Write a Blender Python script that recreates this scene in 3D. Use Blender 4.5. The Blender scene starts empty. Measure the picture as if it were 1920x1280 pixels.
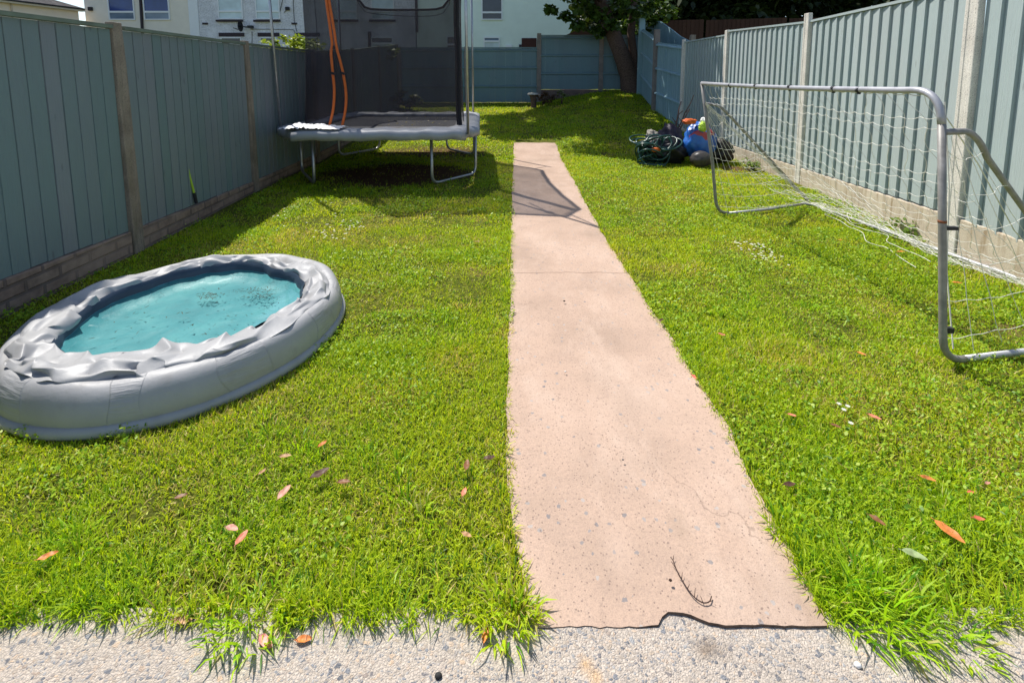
import bpy, math, random
import numpy as np
from mathutils import Vector, noise
random.seed(7); rng = np.random.default_rng(11)
scene = bpy.context.scene
COL = scene.collection

# ------------------------------------------------------------------ camera, sky, sun, exposure
CAM_H, PITCH, FOC = 1.33, math.radians(6.63), 900.0
cam_data = bpy.data.cameras.new('camera'); cam = bpy.data.objects.new('camera', cam_data); COL.objects.link(cam)
cam.location = (0, 0, CAM_H); cam.rotation_euler = (math.radians(90) - PITCH, 0, 0)
cam_data.sensor_width = 36.0; cam_data.lens = 36.0 * FOC / 1920.0; cam_data.shift_y = -390 / 1920.0
cam_data.clip_start = 0.05; cam_data.clip_end = 2000
scene.camera = cam

SUN = Vector((0.395, -0.45, -1.0)).normalized()          # the way the light travels
w = bpy.data.worlds.new('World'); scene.world = w; w.use_nodes = True
nt = w.node_tree; bg = nt.nodes['Background']; sky = nt.nodes.new('ShaderNodeTexSky'); sky.sky_type = 'NISHITA'
sky.sun_disc = False; sky.sun_elevation = math.asin(-SUN.z); sky.sun_rotation = math.atan2(-SUN.x, -SUN.y)
nt.links.new(sky.outputs[0], bg.inputs[0]); bg.inputs[1].default_value = 0.14
sd = bpy.data.lights.new('sun', 'SUN'); sd.energy = 5.0; sd.angle = math.radians(0.5); sd.color = (1.0, 0.955, 0.88)
so = bpy.data.objects.new('sun', sd); COL.objects.link(so); so.location = (-10, 12, 28)
so.rotation_euler = SUN.to_track_quat('-Z', 'Y').to_euler()
vs = scene.view_settings; vs.view_transform = 'Standard'; vs.look = 'None'; vs.gamma = 1.0; vs.exposure = 0.32
vs.use_curve_mapping = False
scene.cycles.transparent_max_bounces = 24; scene.cycles.max_bounces = 8

# ------------------------------------------------------------------ helpers
def at(u, v, Y):                                       # photo pixel -> point at depth Y
    a = (u - 960) / FOC; b = (v - 250) / FOC
    dy = math.cos(PITCH) - b * math.sin(PITCH); dz = -math.sin(PITCH) - b * math.cos(PITCH)
    t = Y / dy
    return Vector((a * t, Y, CAM_H + dz * t))
def gpt(u, v, z=0.0):
    a = (u - 960) / FOC; b = (v - 250) / FOC
    dy = math.cos(PITCH) - b * math.sin(PITCH); dz = -math.sin(PITCH) - b * math.cos(PITCH)
    t = (z - CAM_H) / dz
    return Vector((a * t, dy * t, z))
def sstep(a, b, x):
    t = min(1, max(0, (x - a) / (b - a))); return t * t * (3 - 2 * t)
def g(x, y):                                           # the lawn: level, rising towards the back
    t = max(0.0, y - 7.6); z = 0.092 * t if t > .6 else 0.092 * t * t / 1.2 + 0
    if t > .6: z -= 0.092 * .3
    z = min(z, 0.62)
    return z + 0.37 * sstep(0.1, 3.2, x) * min(1, max(0, (y - 9.0) / 4.8))
def gv(x, y):
    t = np.maximum(0, y - 7.6); z = np.where(t > .6, .092 * t - .0276, .092 * t * t / 1.2); z = np.minimum(z, .62)
    s = np.clip((x - .1) / 3.1, 0, 1); s = s * s * (3 - 2 * s)
    return z + .37 * s * np.clip((y - 9.0) / 4.8, 0, 1)
def hsh(i, j, s):
    v = np.sin(i * 127.1 + j * 311.7 + s * 74.7) * 43758.5453; return v - np.floor(v)
def vnoise(x, y, s=0):
    i = np.floor(x); j = np.floor(y); fx = x - i; fy = y - j; fx = fx * fx * (3 - 2 * fx); fy = fy * fy * (3 - 2 * fy)
    return ((hsh(i, j, s) * (1 - fx) + hsh(i + 1, j, s) * fx) * (1 - fy) + (hsh(i, j + 1, s) * (1 - fx) + hsh(i + 1, j + 1, s) * fx) * fy)

ORG = {}
class MB:
    def __init__(s): s.v = []; s.f = []; s.t = []; s.tint = 0.5
    def add(s, vs_, fs_):
        n = len(s.v); s.v += [tuple(p) for p in vs_]
        for q in fs_: s.f.append(tuple(i + n for i in q)); s.t.append(s.tint)
    def box(s, c, size, rz=0.0, rx=0.0, ry=0.0):
        from mathutils import Euler
        R = Euler((rx, ry, rz)).to_matrix(); c = Vector(c); h = [d / 2 for d in size]
        P = [c + R @ Vector((a * h[0], b * h[1], d * h[2])) for a in (-1, 1) for b in (-1, 1) for d in (-1, 1)]
        s.hexa(P)
    def hexa(s, P):
        s.add(P, [(0, 1, 3, 2), (4, 6, 7, 5), (0, 4, 5, 1), (2, 3, 7, 6), (0, 2, 6, 4), (1, 5, 7, 3)])
    def tube(s, pts, r, n=8, closed=False, caps=True):
        pts = [Vector(p) for p in pts]; m = len(pts); rr = r if hasattr(r, '__len__') else [r] * m
        up = None; vs_ = []
        for i, p in enumerate(pts):
            a = pts[(i - 1) % m] if (closed or i > 0) else p; b = pts[(i + 1) % m] if (closed or i < m - 1) else p
            d = (b - a); d = d.normalized() if d.length > 1e-9 else Vector((0, 0, 1))
            if up is None: up = d.orthogonal().normalized()
            up = (up - d * up.dot(d)); up = up.normalized() if up.length > 1e-6 else d.orthogonal().normalized()
            q = d.cross(up)
            for k in range(n):
                an = 2 * math.pi * k / n; vs_.append(p + (up * math.cos(an) + q * math.sin(an)) * rr[i])
        fs_ = []
        for i in range(m if closed else m - 1):
            j = (i + 1) % m
            for k in range(n): fs_.append((i * n + k, i * n + (k + 1) % n, j * n + (k + 1) % n, j * n + k))
        if caps and not closed: fs_ += [tuple(range(n - 1, -1, -1)), tuple((m - 1) * n + k for k in range(n))]
        s.add(vs_, fs_)
    def sheet(s, rows, closed_u=False, closed_v=False):
        nu = len(rows); nv = len(rows[0]); vs_ = [p for r in rows for p in r]; fs_ = []
        for i in range(nu if closed_u else nu - 1):
            for j in range(nv if closed_v else nv - 1):
                a = i * nv + j; b = i * nv + (j + 1) % nv; c = ((i + 1) % nu) * nv + (j + 1) % nv; d = ((i + 1) % nu) * nv + j
                fs_.append((a, b, c, d))
        s.add(vs_, fs_)
    def build(s, name, mat, parent=None, smooth=False, loc=None):
        o0 = Vector(ORG.get(parent.name, (0, 0, 0))) if parent else Vector(loc or (0, 0, 0))
        me = bpy.data.meshes.new(name); me.from_pydata([(p[0] - o0.x, p[1] - o0.y, p[2] - o0.z) for p in s.v], [], s.f); me.update()
        at_ = me.attributes.new('tint', 'FLOAT', 'FACE'); at_.data.foreach_set('value', s.t)
        if smooth: me.polygons.foreach_set('use_smooth', [True] * len(me.polygons))
        me.materials.append(mat); o = bpy.data.objects.new(name, me); COL.objects.link(o)
        if parent: o.parent = parent
        else: o.location = o0
        ORG[o.name] = tuple(o0)
        return o
def recalc(o):
    import bmesh
    bm = bmesh.new(); bm.from_mesh(o.data); bmesh.ops.recalc_face_normals(bm, faces=bm.faces[:]); bm.to_mesh(o.data); bm.free()
def subdiv(o, n=2):
    m = o.modifiers.new('subd', 'SUBSURF'); m.levels = n; m.render_levels = n
def bevel(o, w_=0.006, seg=2):
    m = o.modifiers.new('bev', 'BEVEL'); m.width = w_; m.segments = seg; m.limit_method = 'ANGLE'; m.angle_limit = math.radians(40)
def tag(o, label, cat, group=None, kind=None):
    o['label'] = label; o['category'] = cat
    if group: o['group'] = group
    if kind: o['kind'] = kind
    return o
def struct(o): o['kind'] = 'structure'; return o
def empty(name, loc, label, cat, group=None):
    o = bpy.data.objects.new(name, None); COL.objects.link(o); o.location = loc; ORG[o.name] = tuple(loc); o.empty_display_size = .2
    return tag(o, label, cat, group)
def arc(a, b, c, n=6):                                  # quadratic bend a..c about corner b
    a, b, c = Vector(a), Vector(b), Vector(c); return [a * (1 - t) ** 2 + b * 2 * t * (1 - t) + c * t * t for t in [i / n for i in range(n + 1)]]

# ------------------------------------------------------------------ materials
class M:
    def __init__(s, name, rough=0.7, spec=0.3):
        s.m = bpy.data.materials.new(name); s.m.use_nodes = True; s.nt = s.m.node_tree; s.b = s.nt.nodes['Principled BSDF']
        s.b.inputs['Roughness'].default_value = rough; s.b.inputs['Specular IOR Level'].default_value = spec
    def n(s, t, **k):
        x = s.nt.nodes.new(t)
        for a, v in k.items():
            if a in x.bl_rna.properties: setattr(x, a, v)
            else: x.inputs[a].default_value = v
        return x
    def l(s, a, b): s.nt.links.new(a, b)
    def pos(s, scale=(1, 1, 1)):
        c = s.n('ShaderNodeNewGeometry'); mp = s.n('ShaderNodeMapping'); mp.inputs['Scale'].default_value = scale
        s.l(c.outputs['Position'], mp.inputs[0]); return mp.outputs[0]
    def noise(s, sc, scale=(1, 1, 1), detail=4, rough=.55):
        x = s.n('ShaderNodeTexNoise', Scale=sc, Detail=detail, Roughness=rough); s.l(s.pos(scale), x.inputs['Vector']); return x.outputs[0]
    def vor(s, sc, scale=(1, 1, 1), out='Distance', feature='F1'):
        x = s.n('ShaderNodeTexVoronoi', Scale=sc); x.feature = feature; s.l(s.pos(scale), x.inputs['Vector']); return x.outputs[out]
    def ramp(s, fac, stops):
        r = s.n('ShaderNodeValToRGB'); e = r.color_ramp.elements
        while len(e) < len(stops): e.new(.5)
        for el, (p, c) in zip(e, stops): el.position = p; el.color = (c + (1,)) if len(c) == 3 else c
        s.l(fac, r.inputs[0]); return r.outputs[0]
    def mix(s, fac, a, b, mode='MIX'):
        x = s.n('ShaderNodeMix'); x.data_type = 'RGBA'; x.blend_type = mode; x.clamp_result = False
        for sock, v in ((x.inputs[0], fac), (x.inputs[6], a), (x.inputs[7], b)):
            if hasattr(v, 'links'): s.l(v, sock)
            elif isinstance(v, (int, float)): sock.default_value = v
            else: sock.default_value = (*v, 1)
        return x.outputs[2]
    def math(s, op, a, b=0.0):
        x = s.n('ShaderNodeMath'); x.operation = op
        for i, v in enumerate((a, b)):
            if hasattr(v, 'links'): s.l(v, x.inputs[i])
            else: x.inputs[i].default_value = v
        return x.outputs[0]
    def attr(s, name, out='Fac'):
        x = s.n('ShaderNodeAttribute'); x.attribute_name = name; return x.outputs[out]
    def col(s, c):
        if hasattr(c, 'links'): s.l(c, s.b.inputs['Base Color'])
        else: s.b.inputs['Base Color'].default_value = (*c, 1)
        return s
    def bump(s, h, strength=.4, dist=.01):
        x = s.n('ShaderNodeBump', Strength=strength, Distance=dist); s.l(h, x.inputs['Height']); s.l(x.outputs[0], s.b.inputs['Normal']); return s
def plain(name, c, rough=.6, var=.18, sc=12, spec=.3, metal=0, bump=0):
    m = M(name, rough, spec); nz = m.noise(sc, detail=5)
    m.col(m.ramp(nz, [(.25, tuple(x * (1 - var) for x in c)), (.75, tuple(min(1, x * (1 + var)) for x in c))]))
    m.b.inputs['Metallic'].default_value = metal
    if bump: m.bump(nz, bump, .01)
    return m.m
def paint(name, ca, cb, cc, worn=.42):
    m = M(name, .65, .25)
    grain = m.noise(9, (9, 9, .55), 6, .65); fine = m.noise(60, (4, 4, .15), 3); blot = m.noise(1.7, (1, 1, .5), 4)
    c = m.mix(m.attr('tint'), ca, cb)
    c = m.mix(m.math('MULTIPLY', m.ramp(grain, [(.52, (0, 0, 0)), (.8, (1, 1, 1))]), worn), c, cc)
    st = m.noise(22, (22, 22, .25), 5, .6); c = m.mix(m.math('MULTIPLY', m.ramp(st, [(.5, (0, 0, 0)), (.72, (1, 1, 1))]), .30), c, tuple(x * .62 for x in cc))
    kn = m.vor(3.1, (3.1, 3.1, .9)); c = m.mix(m.ramp(kn, [(.045, (.55, .55, .55)), (.11, (0, 0, 0))]), c, tuple(x * .5 for x in cc))
    c = m.mix(m.math('MULTIPLY', m.ramp(blot, [(.4, (0, 0, 0)), (.75, (1, 1, 1))]), .35), c, cc)
    m.col(c); m.bump(m.math('ADD', grain, m.math('MULTIPLY', fine, .5)), .6, .006); return m.m
MAT = {}
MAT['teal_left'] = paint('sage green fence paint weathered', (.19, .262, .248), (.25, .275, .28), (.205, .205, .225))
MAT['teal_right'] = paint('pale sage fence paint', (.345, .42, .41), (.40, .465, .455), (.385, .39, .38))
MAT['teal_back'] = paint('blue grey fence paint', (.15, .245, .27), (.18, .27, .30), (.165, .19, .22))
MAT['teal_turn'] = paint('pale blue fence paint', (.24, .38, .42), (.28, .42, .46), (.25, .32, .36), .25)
MAT['gap_shade'] = plain('dark tone for board gap shade', (.14, .165, .155), .9, .3, 8)  # colour of the added sheet that shows as shade between boards
MAT['cap_left'] = plain('olive stained capping', (.17, .20, .15), .8, .3, 6)
MAT['brown_fence'] = paint('dark brown fence stain', (.055, .022, .012), (.075, .032, .018), (.04, .018, .012))
def concrete(name, c, c2, pit=True, streak=None):
    m = M(name, .9, .2); n1 = m.noise(6, detail=8); n2 = m.noise(140, detail=3)
    k = m.ramp(n1, [(.3, c2), (.65, c)])
    k = m.mix(m.ramp(n2, [(.35, (.55, .55, .55)), (.6, (1, 1, 1))]), m.mix(.55, k, (.02, .018, .015)), k)
    if pit:
        pv = m.vor(70); k = m.mix(m.ramp(pv, [(.10, (1, 1, 1)), (.2, (0, 0, 0))]), k, (.09, .08, .075))
    if streak:
        st = m.noise(5, (5, 5, .6), 5); k = m.mix(m.ramp(st, [(.5, (0, 0, 0)), (.72, (.75, .75, .75))]), k, streak)
    m.col(k); m.bump(m.math('ADD', n2, n1), .5, .004); return m.m
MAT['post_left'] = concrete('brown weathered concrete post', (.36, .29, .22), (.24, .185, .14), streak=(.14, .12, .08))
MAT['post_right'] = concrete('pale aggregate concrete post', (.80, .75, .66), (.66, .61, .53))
MAT['post_back'] = concrete('grey concrete post', (.29, .25, .225), (.21, .18, .165))
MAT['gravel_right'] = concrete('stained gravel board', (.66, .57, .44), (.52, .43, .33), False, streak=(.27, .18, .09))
def brickboard(name, c1, c2, mortar, along_y=True, sc=1, mortar_size=.012):
    m = M(name, .9, .15); geo = m.n('ShaderNodeNewGeometry'); sep = m.n('ShaderNodeSeparateXYZ'); com = m.n('ShaderNodeCombineXYZ')
    m.l(geo.outputs['Position'], sep.inputs[0]); m.l(sep.outputs['Y' if along_y else 'X'], com.inputs[0]); m.l(sep.outputs['Z'], com.inputs[1])
    b = m.n('ShaderNodeTexBrick', Scale=sc); b.inputs['Brick Width'].default_value = .225; b.inputs['Row Height'].default_value = .075
    b.inputs['Mortar Size'].default_value = mortar_size; b.inputs['Mortar Smooth'].default_value = .4
    b.inputs['Color1'].default_value = (*c1, 1); b.inputs['Color2'].default_value = (*c2, 1); b.inputs['Mortar'].default_value = (*mortar, 1)
    m.l(com.outputs[0], b.inputs['Vector']); n1 = m.noise(14, detail=7); n2 = m.noise(2.2, detail=4)
    k = m.mix(m.ramp(n1, [(.35, (.6, .6, .6)), (.65, (0, 0, 0))]), b.outputs['Color'], tuple(x * .45 for x in c1))
    k = m.mix(m.ramp(n2, [(.5, (0, 0, 0)), (.7, (.6, .6, .6))]), k, tuple(x * 1.15 for x in c2))
    m.col(k); h = m.math('SUBTRACT', m.math('MULTIPLY', n1, .7), b.outputs['Fac']); m.bump(h, .7, .012); return m.m
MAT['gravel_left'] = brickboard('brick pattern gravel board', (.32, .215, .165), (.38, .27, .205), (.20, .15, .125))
MAT['white_brick'] = brickboard('white painted brick', (.86, .86, .90), (.80, .80, .85), (.66, .66, .71), False, 1, .008)
MAT['gravel_back'] = concrete('reddish gravel board', (.22, .15, .13), (.15, .11, .10), False)
MAT['cream'] = plain('cream render', (.80, .74, .64), .9, .05, 2, bump=.05)
MAT['mint'] = plain('pale green white render', (.74, .84, .76), .9, .05, 1.5, bump=.05)
MAT['peach'] = plain('peach render', (.95, .80, .68), .9, .05, 2)
MAT['roof'] = brickboard('dark concrete roof tiles', (.06, .058, .062), (.09, .085, .085), (.02, .02, .02), True, .8)
MAT['upvc'] = plain('white window plastic', (.78, .80, .82), .35, .03)
MAT['sill'] = plain('dark plum sill', (.045, .032, .04), .7, .2)
MAT['dark'] = plain('dark plastic', (.02, .02, .024), .5, .25)
MAT['pipe'] = plain('dark brown drainpipe', (.04, .028, .028), .5, .2)
def glass(name, c, rough=.08):
    m = M(name, rough, .6); m.col(m.ramp(m.noise(1.3, detail=2), [(.3, tuple(x * .8 for x in c)), (.7, tuple(min(1, x * 1.2) for x in c))])); return m.m
MAT['glass_blue'] = glass('deep blue window glass', (.02, .05, .20)); MAT['glass_pale'] = glass('window with pale blind', (.56, .68, .72), .2)
MAT['glass_dark'] = glass('dark window glass', (.045, .045, .06)); MAT['glass_mid'] = glass('grey blue window glass', (.16, .22, .30)); MAT['door_brown'] = plain('brown door', (.055, .015, .01), .5, .2)
MAT['galv'] = plain('galvanised tube', (.42, .42, .43), .38, .16, 25, .5, .75, .05)
MAT['goal_tube'] = plain('worn grey goal tube', (.24, .23, .215), .5, .3, 18, .4, .2, .1)
MAT['white_tube'] = plain('pale painted tube', (.38, .38, .395), .4, .2, 14, .5, .25, .1)
MAT['string'] = plain('off white net twine', (.72, .70, .62), .8, .12, 40)
MAT['rust'] = plain('rusty band', (.20, .07, .03), .8, .3, 60)

# lawn soil and moss
def mk_soil():
    m = M('mossy lawn soil', .95, .1); n1 = m.noise(2.1, detail=6); n2 = m.noise(34, detail=5); n3 = m.noise(.9, detail=3)
    a = m.ramp(n2, [(.3, (.055, .065, .012)), (.55, (.12, .135, .018)), (.75, (.24, .23, .04))])
    b = m.ramp(n2, [(.3, (.14, .10, .035)), (.7, (.28, .20, .08))])
    k = m.mix(m.ramp(n1, [(.58, (0, 0, 0)), (.70, (.9, .9, .9))]), a, b)
    k = m.mix(m.attr('bare'), k, m.ramp(n2, [(.3, (.075, .038, .02)), (.7, (.17, .09, .05))]))
    m.col(k); m.bump(m.math('ADD', n2, m.noise(120, detail=3)), .9, .02); return m.m
MAT['soil'] = mk_soil()
def mk_blade(name, trans=.46):
    m = M(name, .45, .35); c = m.attr('Col', 'Color'); m.col(c)
    tr = m.n('ShaderNodeBsdfTranslucent'); m.l(m.mix(1.0, c, (1.25, 1.2, .6), 'MULTIPLY'), tr.inputs[0]); mx = m.n('ShaderNodeMixShader'); mx.inputs[0].default_value = trans
    out = m.nt.nodes['Material Output']; m.l(m.b.outputs[0], mx.inputs[1]); m.l(tr.outputs[0], mx.inputs[2]); m.l(mx.outputs[0], out.inputs[0]); return m.m
MAT['blade'] = mk_blade('grass blades'); MAT['leafy'] = mk_blade('green leaves', .3)
def mk_path():
    m = M('pink concrete path', .88, .2); n1 = m.noise(1.6, detail=6); n2 = m.noise(90, detail=4, rough=.7); n3 = m.noise(9, detail=6); n5 = m.noise(3.3, (1, .45, 1), 8, .7); n6 = m.noise(300, detail=2)
    k = m.ramp(n1, [(.28, (.345, .25, .188)), (.5, (.475, .338, .255)), (.72, (.54, .393, .305))])
    k = m.mix(m.ramp(n3, [(.52, (0, 0, 0)), (.6, (.16, .16, .16))]), k, (.35, .255, .20))
    k = m.mix(m.ramp(n2, [(.33, (.5, .5, .5)), (.5, (0, 0, 0))]), k, (.31, .225, .18))
    k = m.mix(m.ramp(n5, [(.5, (0, 0, 0)), (.62, (.4, .4, .4))]), k, (.58, .44, .35)); k = m.mix(m.ramp(n6, [(.36, (.35, .35, .35)), (.5, (0, 0, 0))]), k, (.22, .17, .14))
    v = m.n('ShaderNodeTexVoronoi', Scale=34.0); m.l(m.pos(), v.inputs['Vector']); sel = m.n('ShaderNodeSeparateColor'); m.l(v.outputs['Color'], sel.inputs[0])
    dn = m.math('ADD', v.outputs['Distance'], m.math('MULTIPLY', m.noise(75, detail=3), .55))
    spot = m.math('MULTIPLY', m.math('LESS_THAN', dn, m.math('ADD', m.math('MULTIPLY', sel.outputs[2], .30), .22)), m.math('GREATER_THAN', sel.outputs[0], .62))
    k = m.mix(m.math('MULTIPLY', spot, .8), k, m.mix(sel.outputs[1], (.16, .16, .17), (.40, .36, .33)))
    v2 = m.vor(75); s2 = m.math('LESS_THAN', m.math('ADD', v2, m.math('MULTIPLY', m.noise(4, detail=2), .18)), .27)
    k = m.mix(m.math('MULTIPLY', s2, .75), k, (.20, .145, .12))
    ck = m.n('ShaderNodeTexVoronoi', Scale=1.3); ck.feature = 'DISTANCE_TO_EDGE'; cw = m.n('ShaderNodeTexNoise', Scale=7.0, Detail=6.0); m.l(m.pos(), cw.inputs[0]); ca_ = m.n('ShaderNodeVectorMath'); ca_.operation = 'MULTIPLY_ADD'; m.l(cw.outputs['Color'], ca_.inputs[0]); ca_.inputs[1].default_value = (.18, .18, .18); m.l(m.pos((1, .8, 1)), ca_.inputs[2]); m.l(ca_.outputs[0], ck.inputs['Vector'])
    k = m.mix(m.math('MULTIPLY', m.math('LESS_THAN', ck.outputs['Distance'], .0035), m.ramp(m.noise(2.4, detail=3), [(.50, (0, 0, 0)), (.62, (.38, .38, .38))])), k, (.16, .115, .09))
    # oval damp stain and pale wear marks
    geo = m.n('ShaderNodeNewGeometry')
    for (cx, cy, sx, sy, c, f) in ((.50, 1.29, 16, 8, (.30, .22, .16), .45), (.30, 1.22, 10, 6, (.60, .45, .36), .25), (.28, 2.9, 3, 2, (.40, .28, .21), .25), (.52, 1.9, 3, 2.2, (.58, .44, .35), .3)):
        mp = m.n('ShaderNodeMapping'); mp.inputs['Location'].default_value = (-cx * sx, -cy * sy, 0); mp.inputs['Scale'].default_value = (sx, sy, 0); m.l(geo.outputs['Position'], mp.inputs[0])
        ln = m.n('ShaderNodeVectorMath'); ln.operation = 'LENGTH'; m.l(mp.outputs[0], ln.inputs[0])
        d = m.math('ADD', ln.outputs['Value'], m.math('MULTIPLY', n3, .6)); k = m.mix(m.math('MULTIPLY', m.ramp(d, [(.3, (1, 1, 1)), (1.0, (0, 0, 0))]), f), k, c)
    m.col(k); m.bump(m.math('SUBTRACT', m.math('ADD', n2, m.math('MULTIPLY', n3, .4)), m.math('MULTIPLY', s2, .8)), .45, .006); return m.m
MAT['path'] = mk_path()
def mk_aggregate():
    m = M('exposed aggregate concrete', .85, .25)
    warp = m.n('ShaderNodeTexNoise', Scale=60.0); m.l(m.pos(), warp.inputs[0])
    vadd = m.n('ShaderNodeVectorMath'); vadd.operation = 'MULTIPLY_ADD'; m.l(warp.outputs['Color'], vadd.inputs[0]); vadd.inputs[1].default_value = (.012, .012, .012); m.l(m.pos((1, 1.2, 1)), vadd.inputs[2])
    def layer(sc):
        v = m.n('ShaderNodeTexVoronoi', Scale=sc); m.l(vadd.outputs[0], v.inputs['Vector']); e = m.n('ShaderNodeTexVoronoi', Scale=sc); e.feature = 'DISTANCE_TO_EDGE'; m.l(vadd.outputs[0], e.inputs['Vector'])
        s_ = m.n('ShaderNodeSeparateColor'); m.l(v.outputs['Color'], s_.inputs[0]); return s_, e.outputs[0]
    s1, e1 = layer(74.0); s2, e2 = layer(140.0)
    peb = [(.0, (.13, .135, .15)), (.25, (.24, .245, .26)), (.45, (.44, .36, .28)), (.65, (.33, .33, .33)), (.8, (.56, .42, .30)), (1.0, (.17, .17, .185))]
    n1 = m.noise(220, detail=3); mat_c = m.ramp(n1, [(.3, (.35, .30, .25)), (.7, (.60, .52, .44))])
    k2 = m.mix(m.math('MULTIPLY', m.ramp(e2, [(.06, (0, 0, 0)), (.16, (1, 1, 1))]), m.math('GREATER_THAN', s2.outputs[0], .55)), mat_c, m.ramp(s2.outputs[1], peb))
    big = m.math('MULTIPLY', m.ramp(e1, [(.10, (0, 0, 0)), (.2, (1, 1, 1))]), m.math('GREATER_THAN', s1.outputs[0], .68))
    k = m.mix(big, k2, m.ramp(s1.outputs[1], peb))
    geo = m.n('ShaderNodeNewGeometry'); n3 = m.noise(14, detail=6)
    for (cx, cy, sx, sy, c, f) in ((.46, .985, 9, 20, (.20, .15, .11), .75), (.17, .955, 22, 22, (.62, .36, .14), .5), (.19, .93, 30, 30, (.62, .36, .14), .45)):
        mp = m.n('ShaderNodeMapping'); mp.inputs['Location'].default_value = (-cx * sx, -cy * sy, 0); mp.inputs['Scale'].default_value = (sx, sy, 0); m.l(geo.outputs['Position'], mp.inputs[0])
        ln = m.n('ShaderNodeVectorMath'); ln.operation = 'LENGTH'; m.l(mp.outputs[0], ln.inputs[0])
        d = m.math('ADD', ln.outputs['Value'], m.math('MULTIPLY', n3, .9)); k = m.mix(m.math('MULTIPLY', m.ramp(d, [(.5, (1, 1, 1)), (1.1, (0, 0, 0))]), f), k, c)
    n4 = m.noise(5, detail=4); k = m.mix(m.ramp(n4, [(.5, (0, 0, 0)), (.8, (.4, .4, .4))]), k, (.30, .26, .22))
    m.col(k); m.bump(m.math('ADD', m.math('MULTIPLY', big, .8), m.math('ADD', m.ramp(e2, [(.0, (0, 0, 0)), (.25, (1, 1, 1))]), n1)), .6, .004); return m.m
MAT['aggregate'] = mk_aggregate()

# ------------------------------------------------------------------ ground, path, pavement
POOL_C, POOL_R, POOL_RY = Vector((-1.672, 2.40, 0)), .727, .755
def bare(x, y):
    b = max(0, 1 - ((x + 1.6) / 1.25) ** 2 - ((y - 6.6) / 1.05) ** 2) * 1.6
    b = max(b, max(0, 1 - ((x + 1.2) / 1.2) ** 2 - ((y - 8.3) / .6) ** 2) * .8)
    b = max(b, max(0, 1 - ((x - 3.3) / .5) ** 2 - ((y - 7.0) / .5) ** 2))
    return min(1, b)
xs = sorted(set([-400, -150, -60, -30, -15, -9, -6] + [round(-5 + .2 * i, 3) for i in range(51)] + [6, 9, 15, 30, 60, 150, 400]))
ys = sorted(set([1.05, 1.15] + [round(1.3 + .2 * i, 3) for i in range(69)] + [16, 18, 22, 30, 50, 100, 250, 600]))
mb = MB(); rows = []
for y in ys:
    r = []
    for x in xs:
        xx = max(-5, min(5, x)); z = g(xx, min(y, 15)) - .012 - (.022 if y < 1.22 else 0) + (noise.noise((x * 1.3, y * 1.3, 0)) * .008 if y < 15 and abs(x) < 6 else 0)
        r.append((x, y, z))
    rows.append(r)
mb.sheet(rows); lawn = mb.build('lawn', MAT['soil'], smooth=True); recalc(lawn); struct(lawn)
a_ = lawn.data.attributes.new('bare', 'FLOAT', 'POINT'); a_.data.foreach_set('value', [bare(v.co.x, v.co.y) for v in lawn.data.vertices])

mb = MB(); mb.box((0, -1.0, -.060), (14, 4.15, .1)); pv = mb.build('pavement', MAT['aggregate']); struct(pv)
LE = [(1.0, .062), (1.12, .035), (1.3, .0), (1.45, -.02), (2.2, -.016), (3.27, -.01), (4.6, -.008), (6.5, .012), (9.3, .035)]
RE = [(1.0, .772), (1.12, .79), (1.37, .80), (1.7, .83), (2.25, .825), (3.0, .80), (3.96, .775), (6.0, .80), (9.3, .83)]
def lin(T, y):
    for (a, b), (c, d) in zip(T, T[1:]):
        if y <= c: return b + (d - b) * max(0, (y - a)) / (c - a)
    return T[-1][1]
def edgeL(y): return lin(LE, y) + noise.noise((y * 6, 1.3, 0)) * .012 + noise.noise((y * 27, 4.3, 0)) * .006
def edgeR(y): return lin(RE, y) + noise.noise((y * 5, 7.7, 0)) * .016 + noise.noise((y * 23, 9.3, 0)) * .008
def front(x):                                           # broken front edge with a bite out of it
    y = 1.03 + noise.noise((x * 9, 3, 3)) * .003 + noise.noise((x * 40, 3, 3)) * .004
    if .355 < x < .52: y += .03 * sstep(.350, .392, x) * (1 - sstep(.41, .52, x)) + .006 * noise.noise((x * 70, 1, 1))
    return y
eb = MB(); CRK = {3.169: 3.165, 4.493: 4.49, 6.095: 6.09}
mb = MB()
for (ya, yb) in ((None, 3.165), (3.169, 4.49), (4.493, 6.09), (6.095, 9.02)):
    n = int(((yb - (ya or 1.03)) / .05)); top = []
    for i in range(n + 1):
        r = []
        for j in range(41):
            t = j / 40
            if ya is None:
                x0 = edgeL(1.03); x1 = edgeR(1.03); xf = x0 + (x1 - x0) * t; yy = front(xf) + (yb - front(xf)) * i / n
            else: yy = ya + (yb - ya) * i / n
            if yb > 9 and i == n: yy += noise.noise((t * 6, 2, 2)) * .06
            if i == n and yb < 9 : yy += noise.noise((t * 7, yb, 2)) * .018 + noise.noise((t * 31, yb, 2)) * .007
            if i == 0 and ya: yy += noise.noise((t * 7, CRK[ya], 2)) * .018 + noise.noise((t * 31, CRK[ya], 2)) * .007
            x = edgeL(yy) + (edgeR(yy) - edgeL(yy)) * t
            r.append(Vector((x, yy, g(x, yy) - .002 - .006 * (1 - sstep(.25, .45, x)) * (1 - sstep(1.03, 1.6, yy)) + noise.noise((x * 2, yy * 2, 5)) * .003)))
        top.append(r)
    mb.sheet(top)
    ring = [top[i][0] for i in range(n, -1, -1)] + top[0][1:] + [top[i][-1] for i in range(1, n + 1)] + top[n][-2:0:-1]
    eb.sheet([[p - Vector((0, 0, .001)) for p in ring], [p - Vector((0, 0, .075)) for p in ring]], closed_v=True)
path = mb.build('path', MAT['path']); recalc(path); struct(path)
pe = eb.build('path_edge', plain('concrete edge with soil and painted shade', (.14, .095, .07), .95, .5, 40, bump=.6)); struct(pe)  # slab sides: soil stain, with the shade of the lip painted into the colour

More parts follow.
